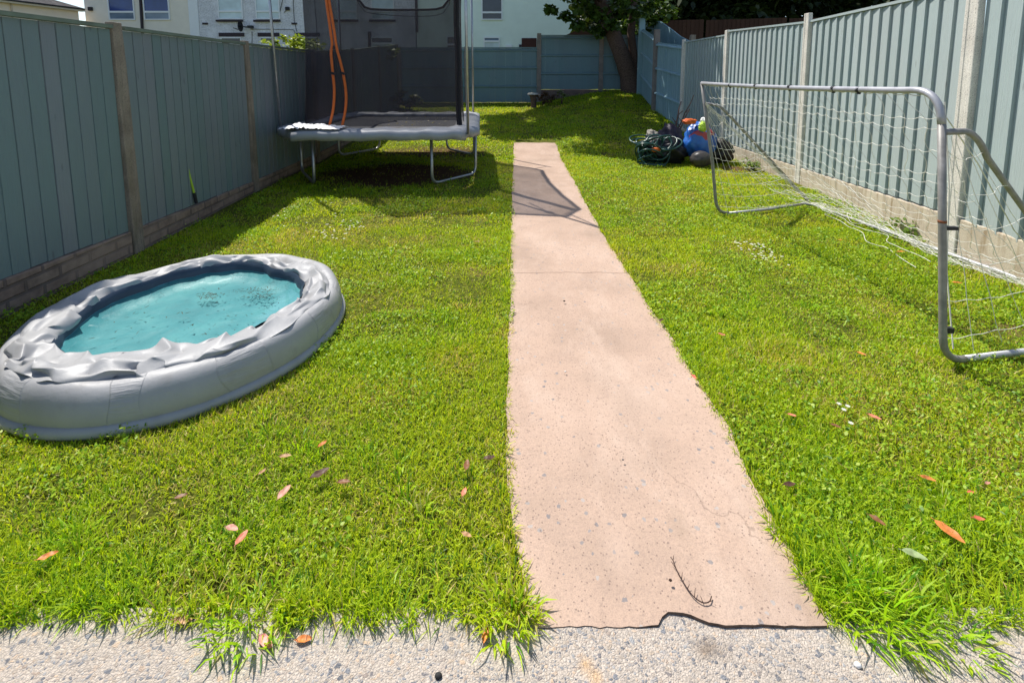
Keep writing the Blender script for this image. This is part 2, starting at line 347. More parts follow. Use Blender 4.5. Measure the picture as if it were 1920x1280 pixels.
# ------------------------------------------------------------------ grass, weeds, daisies
def npmesh(name, V, faces_idx, sizes, cols, mat):
    me = bpy.data.meshes.new(name); me.vertices.add(len(V)); me.vertices.foreach_set('co', V.astype(np.float32).ravel())
    me.loops.add(len(faces_idx)); me.loops.foreach_set('vertex_index', faces_idx.astype(np.int32)); me.polygons.add(len(sizes))
    me.polygons.foreach_set('loop_start', np.concatenate([[0], np.cumsum(sizes)[:-1]]).astype(np.int32)); me.update(calc_edges=True)
    a = me.attributes.new('Col', 'FLOAT_COLOR', 'POINT'); a.data.foreach_set('color', np.c_[cols, np.ones(len(cols))].astype(np.float32).ravel())
    me.materials.append(mat); o = bpy.data.objects.new(name, me); COL.objects.link(o); return o
def blades(P, L, W, az, lean, col, curl=.5):
    """five-vertex curved blades"""
    n = len(P); d = np.c_[np.cos(az), np.sin(az), np.zeros(n)]; s_ = np.c_[-np.sin(az), np.cos(az), np.zeros(n)]
    tw = rng.uniform(-.9, .9, n)[:, None]; s_ = s_ * np.cos(tw) + d * np.sin(tw)
    up = np.array([0, 0, 1.0]); h1 = np.cos(lean)[:, None]; k1 = np.sin(lean)[:, None]; l2 = np.minimum(lean + curl * rng.uniform(.3, 1.4, n), 1.9)
    m1 = P + (up * h1 + d * k1) * (L * .55)[:, None]; tip = m1 + (up * np.cos(l2)[:, None] + d * np.sin(l2)[:, None]) * (L * .45)[:, None]
    hw = (W / 2)[:, None]; V = np.stack([P - s_ * hw * .8, P + s_ * hw * .8, m1 + s_ * hw, m1 - s_ * hw, tip], 1).reshape(-1, 3)
    b = (np.arange(n) * 5)[:, None]; F = (b + np.array([[0, 1, 2, 3, 3, 2, 4]])).ravel(); S = np.tile([4, 3], n); return V, F, S, np.repeat(col, 5, 0)
_ys = np.arange(0.9, 16, .02); _L = np.array([edgeL(y) for y in _ys]); _R = np.array([edgeR(y) for y in _ys])
def spots(n, y0, y1, p=1.0, over=.03):
    """random lawn points inside the garden, denser towards y0, kept off path and pool"""
    t = rng.random(int(n * 1.5)); y = y0 + (y1 - y0) * t ** p
    lo = np.maximum(-3.35, -1.08 * y - 1.3); lo = np.maximum(lo, -2.86 - .05 * np.clip(y - 3.6, 0, 3)); hi = np.minimum(3.6, 1.08 * y + 1.3)
    x = lo + (hi - lo) * rng.random(len(y)); keep = rng.random(len(y)) < (hi - lo) / (hi - lo).max() if p == 1 else np.ones(len(y), bool)
    ov = over * vnoise(x * 3 + 5, y * 7, 21); pl = np.interp(y, _ys, _L) + ov; pr = np.interp(y, _ys, _R) - ov; keep &= ~((x > pl) & (x < pr) & (y < 9.25))
    keep &= (((x - POOL_C.x) / POOL_R) ** 2 + ((y - POOL_C.y) / POOL_RY) ** 2) > .97
    fr = 1.035 + .03 * (vnoise(x * 9, y * 0, 5) - .5); keep &= y > fr
    return x[keep], y[keep]
def barev(x, y):
    b = np.maximum(0, 1 - ((x + 1.6) / 1.3) ** 2 - ((y - 6.55) / 1.0) ** 2 + .5 * (vnoise(x * 3, y * 3, 40) - .5)) * 1.8
    b = np.maximum(b, np.maximum(0, 1 - ((x + 1.2) / 1.2) ** 2 - ((y - 8.3) / .6) ** 2) * .9)
    b = np.maximum(b, np.maximum(0, 1 - ((x - 3.3) / .5) ** 2 - ((y - 7.0) / .5) ** 2)); return np.clip(b, 0, 1)
C_BRIGHT, C_YEL, C_DARK, C_STRAW = np.array([.33, .53, .014]), np.array([.55, .60, .022]), np.array([.10, .24, .012]), np.array([.66, .52, .20])
def grass_col(x, y):
    n = len(x); a = vnoise(x * 1.1, y * 1.1, 1); b = vnoise(x * 3.7, y * 3.7, 2); r = rng.random(n)
    c3 = vnoise(x * .55 + 3, y * .45, 31); k = np.clip(1.5 * (.40 * a + .3 * b + .3 * c3) - .12 + rng.normal(0, .15, n), 0, 1)[:, None]
    c = C_BRIGHT * (1 - k) + C_YEL * k; dk = (rng.random(n) < .16)[:, None]; c = np.where(dk, C_DARK * (.7 + .6 * rng.random((n, 1))), c)
    st = (r < .03 + .46 * np.clip(b * 1.8 - .95, 0, 1) * (.3 + a))[:, None]; c = np.where(st, C_STRAW * (.6 + .6 * rng.random((n, 1))), c)
    return c * (.82 + .36 * rng.random((n, 1)))
parts = []
for (n, y0, y1, p, l0, l1, w0, w1) in ((240000, 1.03, 2.3, 1, .018, .048, .0022, .0042), (205000, 2.2, 4.2, 1, .018, .042, .003, .005), (160000, 4.0, 8.0, 1, .02, .042, .0045, .008), (110000, 7.8, 15, 1, .025, .05, .008, .014)):
    x, y = spots(n, y0, y1, p); bz = barev(x, y); dens = vnoise(x * 4.5, y * 4.5, 8); ok = (rng.random(len(x)) > bz * .97) & (rng.random(len(x)) < .18 + 1.35 * dens * (.55 + .6 * vnoise(x * 1.2 + 9, y * 1.2, 17))); x, y = x[ok], y[ok]
    hgt = .5 + .85 * vnoise(x * 2.3, y * 2.3, 4) * (.6 + .6 * vnoise(x * 7, y * 7, 6)); L = rng.uniform(l0, l1, len(x)) * hgt * (1 + .75 * np.clip((1.35 - y) / .3, 0, 1))
    lean = np.abs(rng.normal(.75, .42, len(x))); P = np.c_[x, y, gv(x, y) - .014]
    parts.append(blades(P, L, rng.uniform(w0, w1, len(x)), rng.uniform(0, 6.283, len(x)), np.clip(lean, 0, 1.45), grass_col(x, y)))
# longer tufts along the front edge and the sides of the path
def tuft_pts(cx, cy, r, n): a = rng.uniform(0, 6.283, n); q = r * np.sqrt(rng.random(n)); return cx + q * np.cos(a), cy + q * np.sin(a), a
for k in range(190):
    if k < 115:
        cx = rng.uniform(-2.4, 2.5); cy = 1.045 + rng.uniform(0, .05)
        if .05 < cx < .78: continue
    else:
        cy = rng.uniform(1.05, 4.5) if k < 175 else rng.uniform(4.5, 9); cx = (edgeL(cy) - .02) if rng.random() < .5 else (edgeR(cy) + .02)
    x, y, a = tuft_pts(cx, cy, .02, 26 if k < 150 else 16); s_ = rng.uniform(.5, 1.0); L = rng.uniform(.04, .085, len(x)) * s_
    if k < 115: a = np.where(rng.random(len(a)) < .55, rng.normal(-1.57, .7, len(a)), a)
    parts.append(blades(np.c_[x, y, gv(x, y) - .012], L, rng.uniform(.0025, .0045, len(x)), a, np.abs(rng.normal(.6, .35, len(x))).clip(0, 1.4), grass_col(x, y), .7))
# scattered coarse tufts in the lawn
for k in range(170):
    cy = 1.2 + 3.6 * rng.random() ** 1.3; cx = rng.uniform(max(-2.8, -1.05 * cy), min(3.3, 1.05 * cy))
    if edgeL(cy) - .02 < cx < edgeR(cy) + .02 or (cx - POOL_C.x) ** 2 + (cy - POOL_C.y) ** 2 < .82 ** 2: continue
    x, y, a = tuft_pts(cx, cy, .045, 30); L = rng.uniform(.035, .075, len(x)) * rng.uniform(.6, 1)
    parts.append(blades(np.c_[x, y, gv(x, y) - .012], L, rng.uniform(.003, .0055, len(x)), a, np.abs(rng.normal(.5, .35, len(x))).clip(0, 1.4), grass_col(x, y) * np.array([.85, 1.05, .9]), .8))
def joinparts(ps):
    off = 0; Vs, Fs, Ss, Cs = [], [], [], []
    for V, F, S, C_ in ps: Vs.append(V); Fs.append(F + off); Ss.append(S); Cs.append(C_); off += len(V)
    return np.concatenate(Vs), np.concatenate(Fs), np.concatenate(Ss), np.concatenate(Cs)
x, y = spots(38000, 1.08, 6.5); kk = (vnoise(x * 2.1, y * 2.1, 51) * .6 + vnoise(x * 6, y * 6, 52) * .4); ok = (kk > .56) & (rng.random(len(x)) > barev(x, y)); x, y = x[ok], y[ok]; n_ = len(x)
parts.append(blades(np.c_[x, y, gv(x, y) - .006], rng.uniform(.012, .03, n_), rng.uniform(.0018, .0035, n_) * (1 + .15 * y), rng.uniform(0, 6.283, n_), np.abs(rng.normal(1.2, .25, n_)).clip(0, 1.5), np.array([.48, .44, .09]) * rng.uniform(.55, 1.15, (n_, 1)) * np.array([1, .95, .8]), .3))
gr = npmesh('grass', *joinparts(parts), MAT['blade']); tag(gr, 'short sunlit lawn grass with yellowish mossy patches either side of the path', 'grass', kind='stuff')
# broad leaved weeds: oval leaves lying almost flat, in clusters
def ovals(P, L, W, az, tilt, col, roll=None):
    n = len(P); d = np.c_[np.cos(az) * np.cos(tilt), np.sin(az) * np.cos(tilt), np.sin(tilt)]; s_ = np.c_[-np.sin(az), np.cos(az), np.zeros(n)]
    ro = rng.normal(0, .45, n)[:, None] if roll is None else roll; nn = np.cross(d, s_); s2 = s_ * np.cos(ro) + nn * np.sin(ro)
    tb = [(0, 0), (.3, .42), (.65, .5), (1, 0), (.65, -.5), (.3, -.42)]
    V = np.stack([P + d * (L * a)[:, None] + s2 * (W * b)[:, None] for a, b in tb], 1).reshape(-1, 3)
    F = ((np.arange(n) * 6)[:, None] + np.arange(6)[None]).ravel(); return V, F, np.full(n, 6), np.repeat(col, 6, 0)
parts = []
for (n, y0, y1, l0, l1) in ((42000, 1.06, 2.6, .006, .018), (42000, 2.5, 4.8, .008, .022), (34000, 4.6, 9, .014, .028), (22000, 8.8, 14.5, .02, .035)):
    x, y = spots(n, y0, y1); bz = barev(x, y); dn = vnoise(x * 5.5, y * 5.5, 12) * .6 + vnoise(x * 1.7, y * 1.7, 13) * .4 + np.where(x > .8, .12, -.03); ok = (dn > .56) & (rng.random(len(x)) > bz); x, y, dn = x[ok], y[ok], dn[ok]
    L = rng.uniform(l0, l1, len(x)); k = rng.random((len(x), 1)); c = np.array([.24, .44, .018]) * (1 - k) + np.array([.46, .56, .04]) * k; c = np.where(rng.random((len(x), 1)) < .2, np.array([.12, .25, .016]), c)
    z = gv(x, y) + rng.uniform(.0, .018, len(x)) + .04 * np.clip(dn - .56, 0, 1) * rng.random(len(x)) * 3; parts.append(ovals(np.c_[x, y, z], L, L * rng.uniform(.3, .8, len(x)), rng.uniform(0, 6.283, len(x)), rng.normal(.2, .6, len(x)), c))
cl = npmesh('clover', *joinparts(parts), MAT['blade']); tag(cl, 'patches of clover and small broad leaved weeds through the lawn', 'clover', kind='stuff')
parts = []
for (u, v, n, r) in ((640, 435, 34, .22), (1412, 470, 30, .13), (1440, 490, 16, .12), (700, 318, 16, .4), (1430, 385, 9, .15), (850, 300, 26, .45), (600, 400, 14, .4), (1570, 790, 4, .1)):
    p = gpt(u, v)
    for q in range(n):
        a = random.uniform(0, 6.28); rr = r * math.sqrt(random.random()); cx, cy = p.x + rr * math.cos(a), p.y + rr * math.sin(a) * 1.4
        m_ = 8; an = np.arange(m_) * 2 * math.pi / m_; z0 = g(cx, cy) + .028
        parts.append(ovals(np.tile([cx, cy, z0], (m_, 1)), np.full(m_, .010), np.full(m_, .006), an, np.full(m_, .1), np.tile([.80, .80, .78], (m_, 1)), np.zeros((m_, 1))))
dz = npmesh('daisies', *joinparts(parts), MAT['blade']); tag(dz, 'tiny white daisies scattered in the lawn', 'daisies', kind='stuff')
def tussock(u, v, n, r, l0, l1, label, bias=None):
    n = int(n * .62); p = gpt(u, v); x, y, a = tuft_pts(0, 0, r, n); a = a + rng.normal(0, .4, n)
    if bias is not None: a = np.where(rng.random(n) < .4, rng.normal(bias, .6, n), a)
    L = rng.uniform(l0 * .6, l1 * .8, n); V, F, S, C_ = blades(np.c_[x, y, np.full(n, -.012)], L, rng.uniform(.003, .0075, n), a, np.abs(rng.normal(.75, .4, n)).clip(.05, 1.5), grass_col(x + p.x, y + p.y) * np.array([.9, 1.05, .9]), .75)
    o = npmesh('grass_tussock', V, F, S, C_, MAT['blade']); o.location = (p.x, p.y, 0); tag(o, label, 'grass tuft', 'coarse grass tufts by the path')
tussock(1640, 1140, 420, .10, .06, .15, 'large coarse grass tuft spilling over the concrete at the right front corner of the path', -1.2)
tussock(1590, 1075, 220, .07, .05, .12, 'coarse grass tuft just behind the large one on the right edge of the path')
tussock(955, 1150, 260, .07, .04, .10, 'grass tuft hanging over the left front corner of the pink path', -1.2)
tussock(1470, 985, 120, .05, .04, .09, 'small leafy tuft creeping over the right edge of the path')
tussock(470, 1150, 260, .10, .05, .10, 'bright grass tuft on the front edge of the left lawn', -1.3)
tussock(1790, 1185, 170, .08, .04, .08, 'grass tuft at the front edge of the right lawn', -1.3)

# ------------------------------------------------------------------ fences
def panel(parent, A, B, za0, za1, zb0, zb1, nrm, nb, mat, cap=None, thick_at_A=True, rails=False, thin=.004, thick=.016, name='panel', gap=0.0):
    """closeboard panel between points A and B (plan), bottoms za0/zb0, tops za1/zb1; nrm points to the garden"""
    A = Vector((A[0], A[1], 0)); B = Vector((B[0], B[1], 0)); T = (B - A); L = T.length; T.normalize(); N = Vector((nrm[0], nrm[1], 0)); N = (N - T * N.dot(T)).normalized()
    mb = MB(); pw = L / nb
    for i in range(nb):
        s0 = i * pw + gap / 2 + random.uniform(0, gap) * .6; s1 = (i + 1) * pw - gap / 2; j = random.uniform(-.004, .004); mb.tint = random.random()
        th0, th1 = (thick, thin) if thick_at_A else (thin, thick); off = random.uniform(0, .002)
        if i == 0: s0 += .002
        if i == nb - 1: s1 -= .002
        def zz(s, lo): f = s / L; return (za0 + (zb0 - za0) * f) if lo else (za1 + (zb1 - za1) * f)
        e0 = j * .6; P = []
        for (s_, d) in ((s0 + e0 * (i > 0), 0), (s0 + e0 * (i > 0), th0 + off), (s1, 0), (s1, th1 + off)):
            P.append(A + T * s_ + N * d + Vector((0, 0, zz(s_, True) + j))); P.append(A + T * s_ + N * d + Vector((0, 0, zz(s_, False) + j * .5)))
        mb.hexa([P[0], P[1], P[2], P[3], P[4], P[5], P[6], P[7]])
    o = mb.build(name, mat, parent); recalc(o)
    if gap:
        mb = MB(); mb.hexa([A + T * s_ + N * d + Vector((0, 0, (za0 + (zb0 - za0) * s_ / L - .012) if lo else (za1 + (zb1 - za1) * s_ / L - .01))) for s_ in (.003, L - .003) for d in (-.016, -.003) for lo in (1, 0)]); b_ = mb.build('gap_shade_sheet', MAT['gap_shade'], parent); recalc(b_)  # dark sheet added behind the boards, painting the shade lines in the gaps
    if cap:
        mb = MB(); P = []
        for s_ in (0.004, L - .004):
            for d in (-.02, .034):
                for dz_ in (.006, .032): P.append(A + T * s_ + N * d + Vector((0, 0, za1 + (zb1 - za1) * s_ / L + dz_)))
        mb.hexa(P); c = mb.build('capping', cap, parent); recalc(c)
    if rails:
        for f in (.12, .43, .74) if rails == 3 else (.30, .64, .965):
            mb = MB(); P = []
            for s_ in (0.004, L - .004):
                for (d, dz_) in ((.018, -.028), (.018, .028), (.055, -.020), (.055, .008)): P.append(A + T * s_ + N * d + Vector((0, 0, (za0 + (zb0 - za0) * s_ / L) * (1 - f) + (za1 + (zb1 - za1) * s_ / L) * f + dz_)))
            mb.tint = .6; mb.hexa(P); r_ = mb.build('rail', mat, parent); recalc(r_)
    return o
def post(parent, x, y, z0, z1, mat, wx=.095, wy=.095, lean=(0, 0), rz=0.0, slot=True, name='post'):
    mb = MB(); h = z1 - z0; n = 6; rows = []
    prof = [(-.5, -.5), (.5, -.5), (.5, .5), (-.5, .5)]
    if slot: prof = [(-.5, -.5), (.5, -.5), (.5, -.24), (.42, -.18), (.42, .18), (.5, .24), (.5, .5), (-.5, .5), (-.5, .24), (-.42, .18), (-.42, -.18), (-.5, -.24)]
    ca, sa = math.cos(rz), math.sin(rz)
    for i in range(n + 1):
        t = i / n; s_ = 1.0 if i < n else .9; r = []
        for (a, b) in prof:
            px, py = a * wx * s_, b * wy * s_; jx = noise.noise((x * 9 + a, y * 9 + b, t * 6)) * .003
            r.append((x + px * ca - py * sa + lean[0] * t * h + jx, y + px * sa + py * ca + lean[1] * t * h, z0 + h * (t if i < n else 1) - (.012 if i == n - 1 and n > 0 else 0) * 0))
        rows.append(r)
    mb.sheet(rows, closed_v=True); k = len(prof); nv = len(mb.v); mb.f.append(tuple(range(nv - k, nv))); mb.t.append(.5)
    o = mb.build(name, mat, parent); recalc(o); bevel(o, .006, 2); return o
def gboard(parent, A, B, za0, za1, zb0, zb1, nrm, mat, th=.04, back=.03):
    A = Vector((A[0], A[1], 0)); B = Vector((B[0], B[1], 0)); T = (B - A); L = T.length; T.normalize(); N = Vector((nrm[0], nrm[1], 0)); N = (N - T * N.dot(T)).normalized(); P = []
    for s_ in (0.003, L - .003):
        for d in (-back, th - back):
            P.append(A + T * s_ + N * d + Vector((0, 0, za0 if s_ < 1 else zb0))); P.append(A + T * s_ + N * d + Vector((0, 0, za1 if s_ < 1 else zb1)))
    mb = MB(); mb.hexa(P); o = mb.build('gravel_board', mat, parent); recalc(o); bevel(o, .008, 2); return o

# left fence
LF = empty('board_fence', (-2.95, 1.6, 0), 'shaded sage green board fence with brown concrete posts along the left side', 'fence')
LP = [(-2.80, -.35), (-2.84, 1.61), (-2.90, 3.583), (-3.045, 5.578), (-3.10, 7.56), (-3.12, 9.5), (-3.14, 11.45), (-3.16, 13.35)]
LZ = [(.26, 1.66), (.235, 1.665), (.175, 1.675), (.12, 1.69), (.13, 1.71), (.22, 1.84), (.36, 2.02), (.5, 2.18)]
for i, (p, q) in enumerate(zip(LP, LP[1:])):
    a, b = Vector(p), Vector(q); t = (b - a).normalized(); a2 = a + t * .052; b2 = b - t * .052; off = Vector((-.012, 0))
    za, zb = LZ[i], LZ[i + 1]; step = .0 if i < 4 else .0
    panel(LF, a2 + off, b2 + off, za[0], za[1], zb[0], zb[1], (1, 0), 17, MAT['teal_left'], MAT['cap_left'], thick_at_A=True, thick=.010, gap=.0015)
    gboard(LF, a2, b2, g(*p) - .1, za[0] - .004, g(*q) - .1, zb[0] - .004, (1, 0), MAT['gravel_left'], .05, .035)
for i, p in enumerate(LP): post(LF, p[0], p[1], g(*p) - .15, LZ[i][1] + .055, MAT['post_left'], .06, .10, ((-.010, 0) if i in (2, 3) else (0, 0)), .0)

# right fence
RF = empty('board_fence', (3.6, 6.0, 0), 'sunlit pale sage board fence with white concrete posts along the right side', 'fence')
RP = [(3.02, -1.2), (3.17, 1.05), (3.335, 3.515), (3.66, 6.016), (3.64, 8.235), (3.52, 9.95)]
RZ = [(.30, 1.95), (.30, 1.95), (.30, 1.97), (.205, 1.99), (.23, 2.02), (.30, 2.02)]
RT = [2.05, 2.05, 2.08, 2.11, 2.12, 2.10]
for i, (p, q) in enumerate(zip(RP, RP[1:])):
    a, b = Vector(p), Vector(q); t = (b - a).normalized(); a2 = a + t * .055; b2 = b - t * .055; off = Vector((.012, 0)); za, zb = RZ[i], RZ[i + 1]
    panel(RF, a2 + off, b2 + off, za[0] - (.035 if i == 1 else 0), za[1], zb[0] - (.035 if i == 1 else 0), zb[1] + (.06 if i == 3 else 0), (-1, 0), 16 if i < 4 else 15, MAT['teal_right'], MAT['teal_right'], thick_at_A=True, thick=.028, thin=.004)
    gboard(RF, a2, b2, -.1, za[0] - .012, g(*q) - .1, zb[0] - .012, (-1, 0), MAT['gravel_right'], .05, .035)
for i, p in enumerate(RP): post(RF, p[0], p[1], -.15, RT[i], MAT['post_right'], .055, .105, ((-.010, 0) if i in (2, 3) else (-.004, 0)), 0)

# right fence beyond the bend, seen from its rail side
TF = empty('rail_fence', (3.5, 11.7, .4), 'pale blue fence with exposed rails stepping up to the tree in the back right corner', 'fence')
TP = [(3.52, 9.95), (3.46, 11.65), (3.62, 13.55)]
TZ = [(.30, 1.98), (.42, 2.28), (.90, 2.78)]
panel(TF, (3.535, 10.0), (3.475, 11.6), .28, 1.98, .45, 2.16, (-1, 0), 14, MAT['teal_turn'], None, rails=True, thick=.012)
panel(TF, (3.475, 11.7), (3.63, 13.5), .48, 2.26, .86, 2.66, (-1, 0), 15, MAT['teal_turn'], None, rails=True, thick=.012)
post(TF, 3.46, 11.65, .2, 2.46, MAT['post_back'], .13, .13, (.0, 0))
post(TF, 3.60, 13.55, .6, 2.95, MAT['teal_turn'], .17, .10, (0, 0), slot=False, name='timber_post')
NF = empty('board_fence', (4.0, 12.2, .5), 'pale blue neighbouring fence panel with a curved sloping top behind the rail fence', 'fence')
mb = MB()
TOPS = [at(1203, 34, 14.6), at(1222, 36, 14.1), at(1240, 42, 13.5), at(1258, 55, 12.9), at(1276, 69, 12.2), at(1292, 77, 11.6)]
for a, b in zip(TOPS, TOPS[1:]):
    for k in range(3):
        p = a.lerp(b, k / 3); q = a.lerp(b, (k + .96) / 3); mb.tint = random.random(); mb.hexa([(p.x, p.y, .4), (p.x, p.y, p.z), (p.x + .03, p.y + .01, .4), (p.x + .03, p.y + .01, p.z), (q.x, q.y, .4), (q.x, q.y, q.z), (q.x + .03, q.y + .01, .4), (q.x + .03, q.y + .01, q.z)])
o = mb.build('panel', MAT['teal_turn'], NF); recalc(o); q = at(1299, 66, 11.4); post(NF, q.x, 11.4, .2, q.z, MAT['post_left'], .12, .12)

# back fence
BF = empty('rail_fence', (-1, 14.2, .55), 'blue grey panelled fence in shade across the back of the garden', 'fence')
def bx(u, Y=14.2): return (u - 960) * Y / FOC * 1.0
BPX = [-3.30, bx(745), bx(876), bx(1010), bx(1125), bx(1215)]
yb_ = 14.2
for i in range(5):
    a, b = (BPX[i] + .05, yb_), (BPX[i + 1] - .05, yb_); hi = i >= 3
    z0, z1 = ((.98, 2.52) if hi else (.60, 2.17))
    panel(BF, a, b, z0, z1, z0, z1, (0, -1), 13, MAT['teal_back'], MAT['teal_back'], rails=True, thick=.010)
    gboard(BF, a, b, .2, z0 - .01, .2, z0 - .01, (0, -1), MAT['gravel_back'])
for i, x in enumerate(BPX): post(BF, x, yb_, .3, 2.60 if i in (3, 4, 5) else 2.22, MAT['post_back'], .13, .11)

BR = empty('board_fence', (6, 16.5, .9), 'dark brown closeboard fence under the dark trees beyond the right corner', 'fence')
for i in range(4):
    a = (4.0 + 2.3 * i, 16.6 - .7 * i); b = (4.0 + 2.3 * (i + 1) - .06, 16.6 - .7 * (i + 1) + .02); panel(BR, a, b, .8, 3.20 - .03 * i, .8, 3.20 - .03 * i, (-.4, -1), 18, MAT['brown_fence'], None, thick=.02)

# ------------------------------------------------------------------ houses beyond the fences
HY = 28.0
def hbox(parent, name, mat, u0, u1, v0, v1, d0, d1, Y=HY):
    """box on the facade: photo rectangle at depth Y, from d0 to d1 metres proud of the wall"""
    p = at(u0, v1, Y); q = at(u1, v0, Y); mb = MB(); mb.hexa([(x, y, z) for x in (p.x, q.x) for y in (Y - d1, Y - d0) for z in (p.z, q.z)]); o = mb.build(name, mat, parent); recalc(o); return o
def window(parent, u0, u1, v0, v1, split, gtop, gbot, Y=HY):
    f = MB(); t = 2.0; p = at(u0, v1, Y); q = at(u1, v0, Y); tt = .06
    def fr(xa, xb, za, zb, d): f.hexa([(x, y, z) for x in (xa, xb) for y in (Y - d, Y - .004) for z in (za, zb)])
    zs = at(u0, split, Y).z
    fr(p.x, q.x, p.z, p.z + tt, .07); fr(p.x, q.x, q.z - tt, q.z, .07); fr(p.x, p.x + tt, p.z + tt, q.z - tt, .07); fr(q.x - tt, q.x, p.z + tt, q.z - tt, .07); fr(p.x + tt, q.x - tt, zs - .05, zs + .05, .075)
    o = f.build('window', MAT['upvc'], parent); recalc(o)
    for (za, zb, mt) in ((zs + .05, q.z - tt, gtop), (p.z + tt, zs - .05, gbot)):
        m2 = MB(); m2.hexa([(x, y, z) for x in (p.x + tt, q.x - tt) for y in (Y - .035, Y - .006) for z in (za, zb)]); m2.build('pane', MAT[mt], o)
    return o
def house(name, label, u0, u1, zt, mat, Y=HY, depth=7.0, ridge=2.4):
    p = at(u0, 100, Y); q = at(u1, 100, Y); e = empty(name, ((p.x + q.x) / 2, Y, .6), label, 'house', None)
    mb = MB(); mb.hexa([(x, y, z) for x in (p.x, q.x) for y in (Y, Y + depth) for z in (.4, zt)]); w_ = mb.build('wall', mat, e); recalc(w_)
    mb = MB(); x0, x1 = p.x - .03, q.x + .03; ya, ym, yb = Y - .35, Y + depth / 2, Y + depth + .35; z0 = zt + .01; zr = zt + ridge
    mb.add([(x0, ya, z0), (x1, ya, z0), (x1, ym, zr), (x0, ym, zr), (x0, yb, z0), (x1, yb, z0)], [(0, 1, 2, 3), (3, 2, 5, 4), (0, 3, 4), (1, 5, 2), (0, 4, 5, 1)])
    r_ = mb.build('roof', MAT['roof'], e); recalc(r_); return e
HB = house('terraced_house', 'cream rendered house with two open blue windows and a dark drainpipe between them', 167, 362, 7.2, MAT['cream'])
window(HB, 206, 248, -40, 38, 23, 'glass_blue', 'glass_mid'); window(HB, 272, 314, -40, 38, 23, 'glass_blue', 'glass_mid')
p = at(261, -60, HY); q = at(267, 75, HY); mb = MB(); mb.tube([(p.x, HY - .07, 7.0), (q.x, HY - .07, .6)], .07, 8); mb.build('drainpipe', MAT['pipe'], HB, True)
hbox(HB, 'corner_strip', MAT['upvc'], 360.5, 366, -60, 100, .004, .05)
hbox(HB, 'vent', MAT['dark'], 168, 174, 14, 21, .004, .12)
HC = house('terraced_house', 'white painted brick house with dark sills and a satellite dish', 366.2, 780, 7.2, MAT['white_brick'])
for (a, b) in ((411, 452), (481, 522), (629, 668), (697, 738)):
    window(HC, a, b, -40, 37, 22, 'glass_pale', 'glass_pale'); hbox(HC, 'sill', MAT['sill'], a - 4, b + 4, 38, 41.5, .004, .14)
for (a, b) in ((411, 458), (484, 524), (556, 600)): hbox(HC, 'lintel', MAT['sill'], a, b, 62, 69, .004, .05); window(HC, a + 6, b - 5, 70.5, 112, 84, 'glass_dark', 'glass_mid')
window(HC, 697, 737, 70, 112, 82, 'glass_dark', 'glass_pale')
for u in (385, 552): hbox(HC, 'vent', MAT['sill'], u - 5, u + 5, 43, 46.5, .004, .04)
dq = at(456, 51, HY); mb = MB(); rows = []
for i in range(5):
    r = .30 * i / 4; rows.append([(dq.x + .25 * (r / .3) ** 2 * .3 - .05 + .02, HY - .35 + r * math.cos(a) * .9, dq.z + r * math.sin(a)) for a in [k * math.pi / 8 for k in range(16)]])
mb.sheet(rows, closed_v=True); mb.sheet([[(x - .02, y, z) for (x, y, z) in r] for r in rows], closed_v=True); mb.tube([(dq.x, HY - .35, dq.z), (dq.x + .5, HY - .30, dq.z - .05), (dq.x + .5, HY, dq.z - .05)], .035, 6); mb.tube([(dq.x, HY - .3, dq.z - .2), (dq.x - .3, HY - .5, dq.z - .1)], .02, 6)
mb.box((dq.x + .55, HY - .25, dq.z - .02), (.28, .2, .13)); mb.build('satellite_dish', MAT['dark'], HC)
mb = MB()
for P_ in (((470, 55), (550, 56), (553, 60), (553, 112)), ((473, 60), (473, 112)), ((535, -20), (523, 32)), ((550, 0), (552, 40), (557, 60)), ((540, 17), (533, 24))):
    mb.tube([Vector((at(u, v, HY).x, HY - .025, at(u, v, HY).z)) for u, v in P_], .014, 5)
mb.build('cable', MAT['dark'], HC); hbox(HC, 'lamp', MAT['dark'], 537, 543, 14, 20, .004, .15)
hbox(HC, 'drainpipe', MAT['pipe'], 692, 696, 60, 110, .004, .1)
HD = house('terraced_house', 'pale mint white rendered house right of the trampoline with a brown door behind the fence', 782, 1100, 7.4, MAT['mint'])
window(HD, 903, 942, -40, 38, 24, 'glass_dark', 'glass_dark'); window(HD, 907, 937, 70, 112, 78, 'glass_mid', 'glass_pale'); window(HD, 838, 862, 68, 112, 84, 'glass_dark', 'glass_dark')
hbox(HD, 'door', MAT['door_brown'], 978, 1006, 72, 130, .004, .06); hbox(HD, 'vent', MAT['upvc'], 948, 960, 85, 92, .004, .08); hbox(HD, 'vent', MAT['sill'], 973, 978, 84, 90, .004, .08)
p = at(781, 0, HY); mb = MB(); mb.tube([(p.x, HY - .08, 7.2), (p.x, HY - .08, at(780, 58, HY).z), (p.x, HY - .02, at(780, 60, HY).z)], .07, 8); mb.build('drainpipe', MAT['pipe'], HD, True)
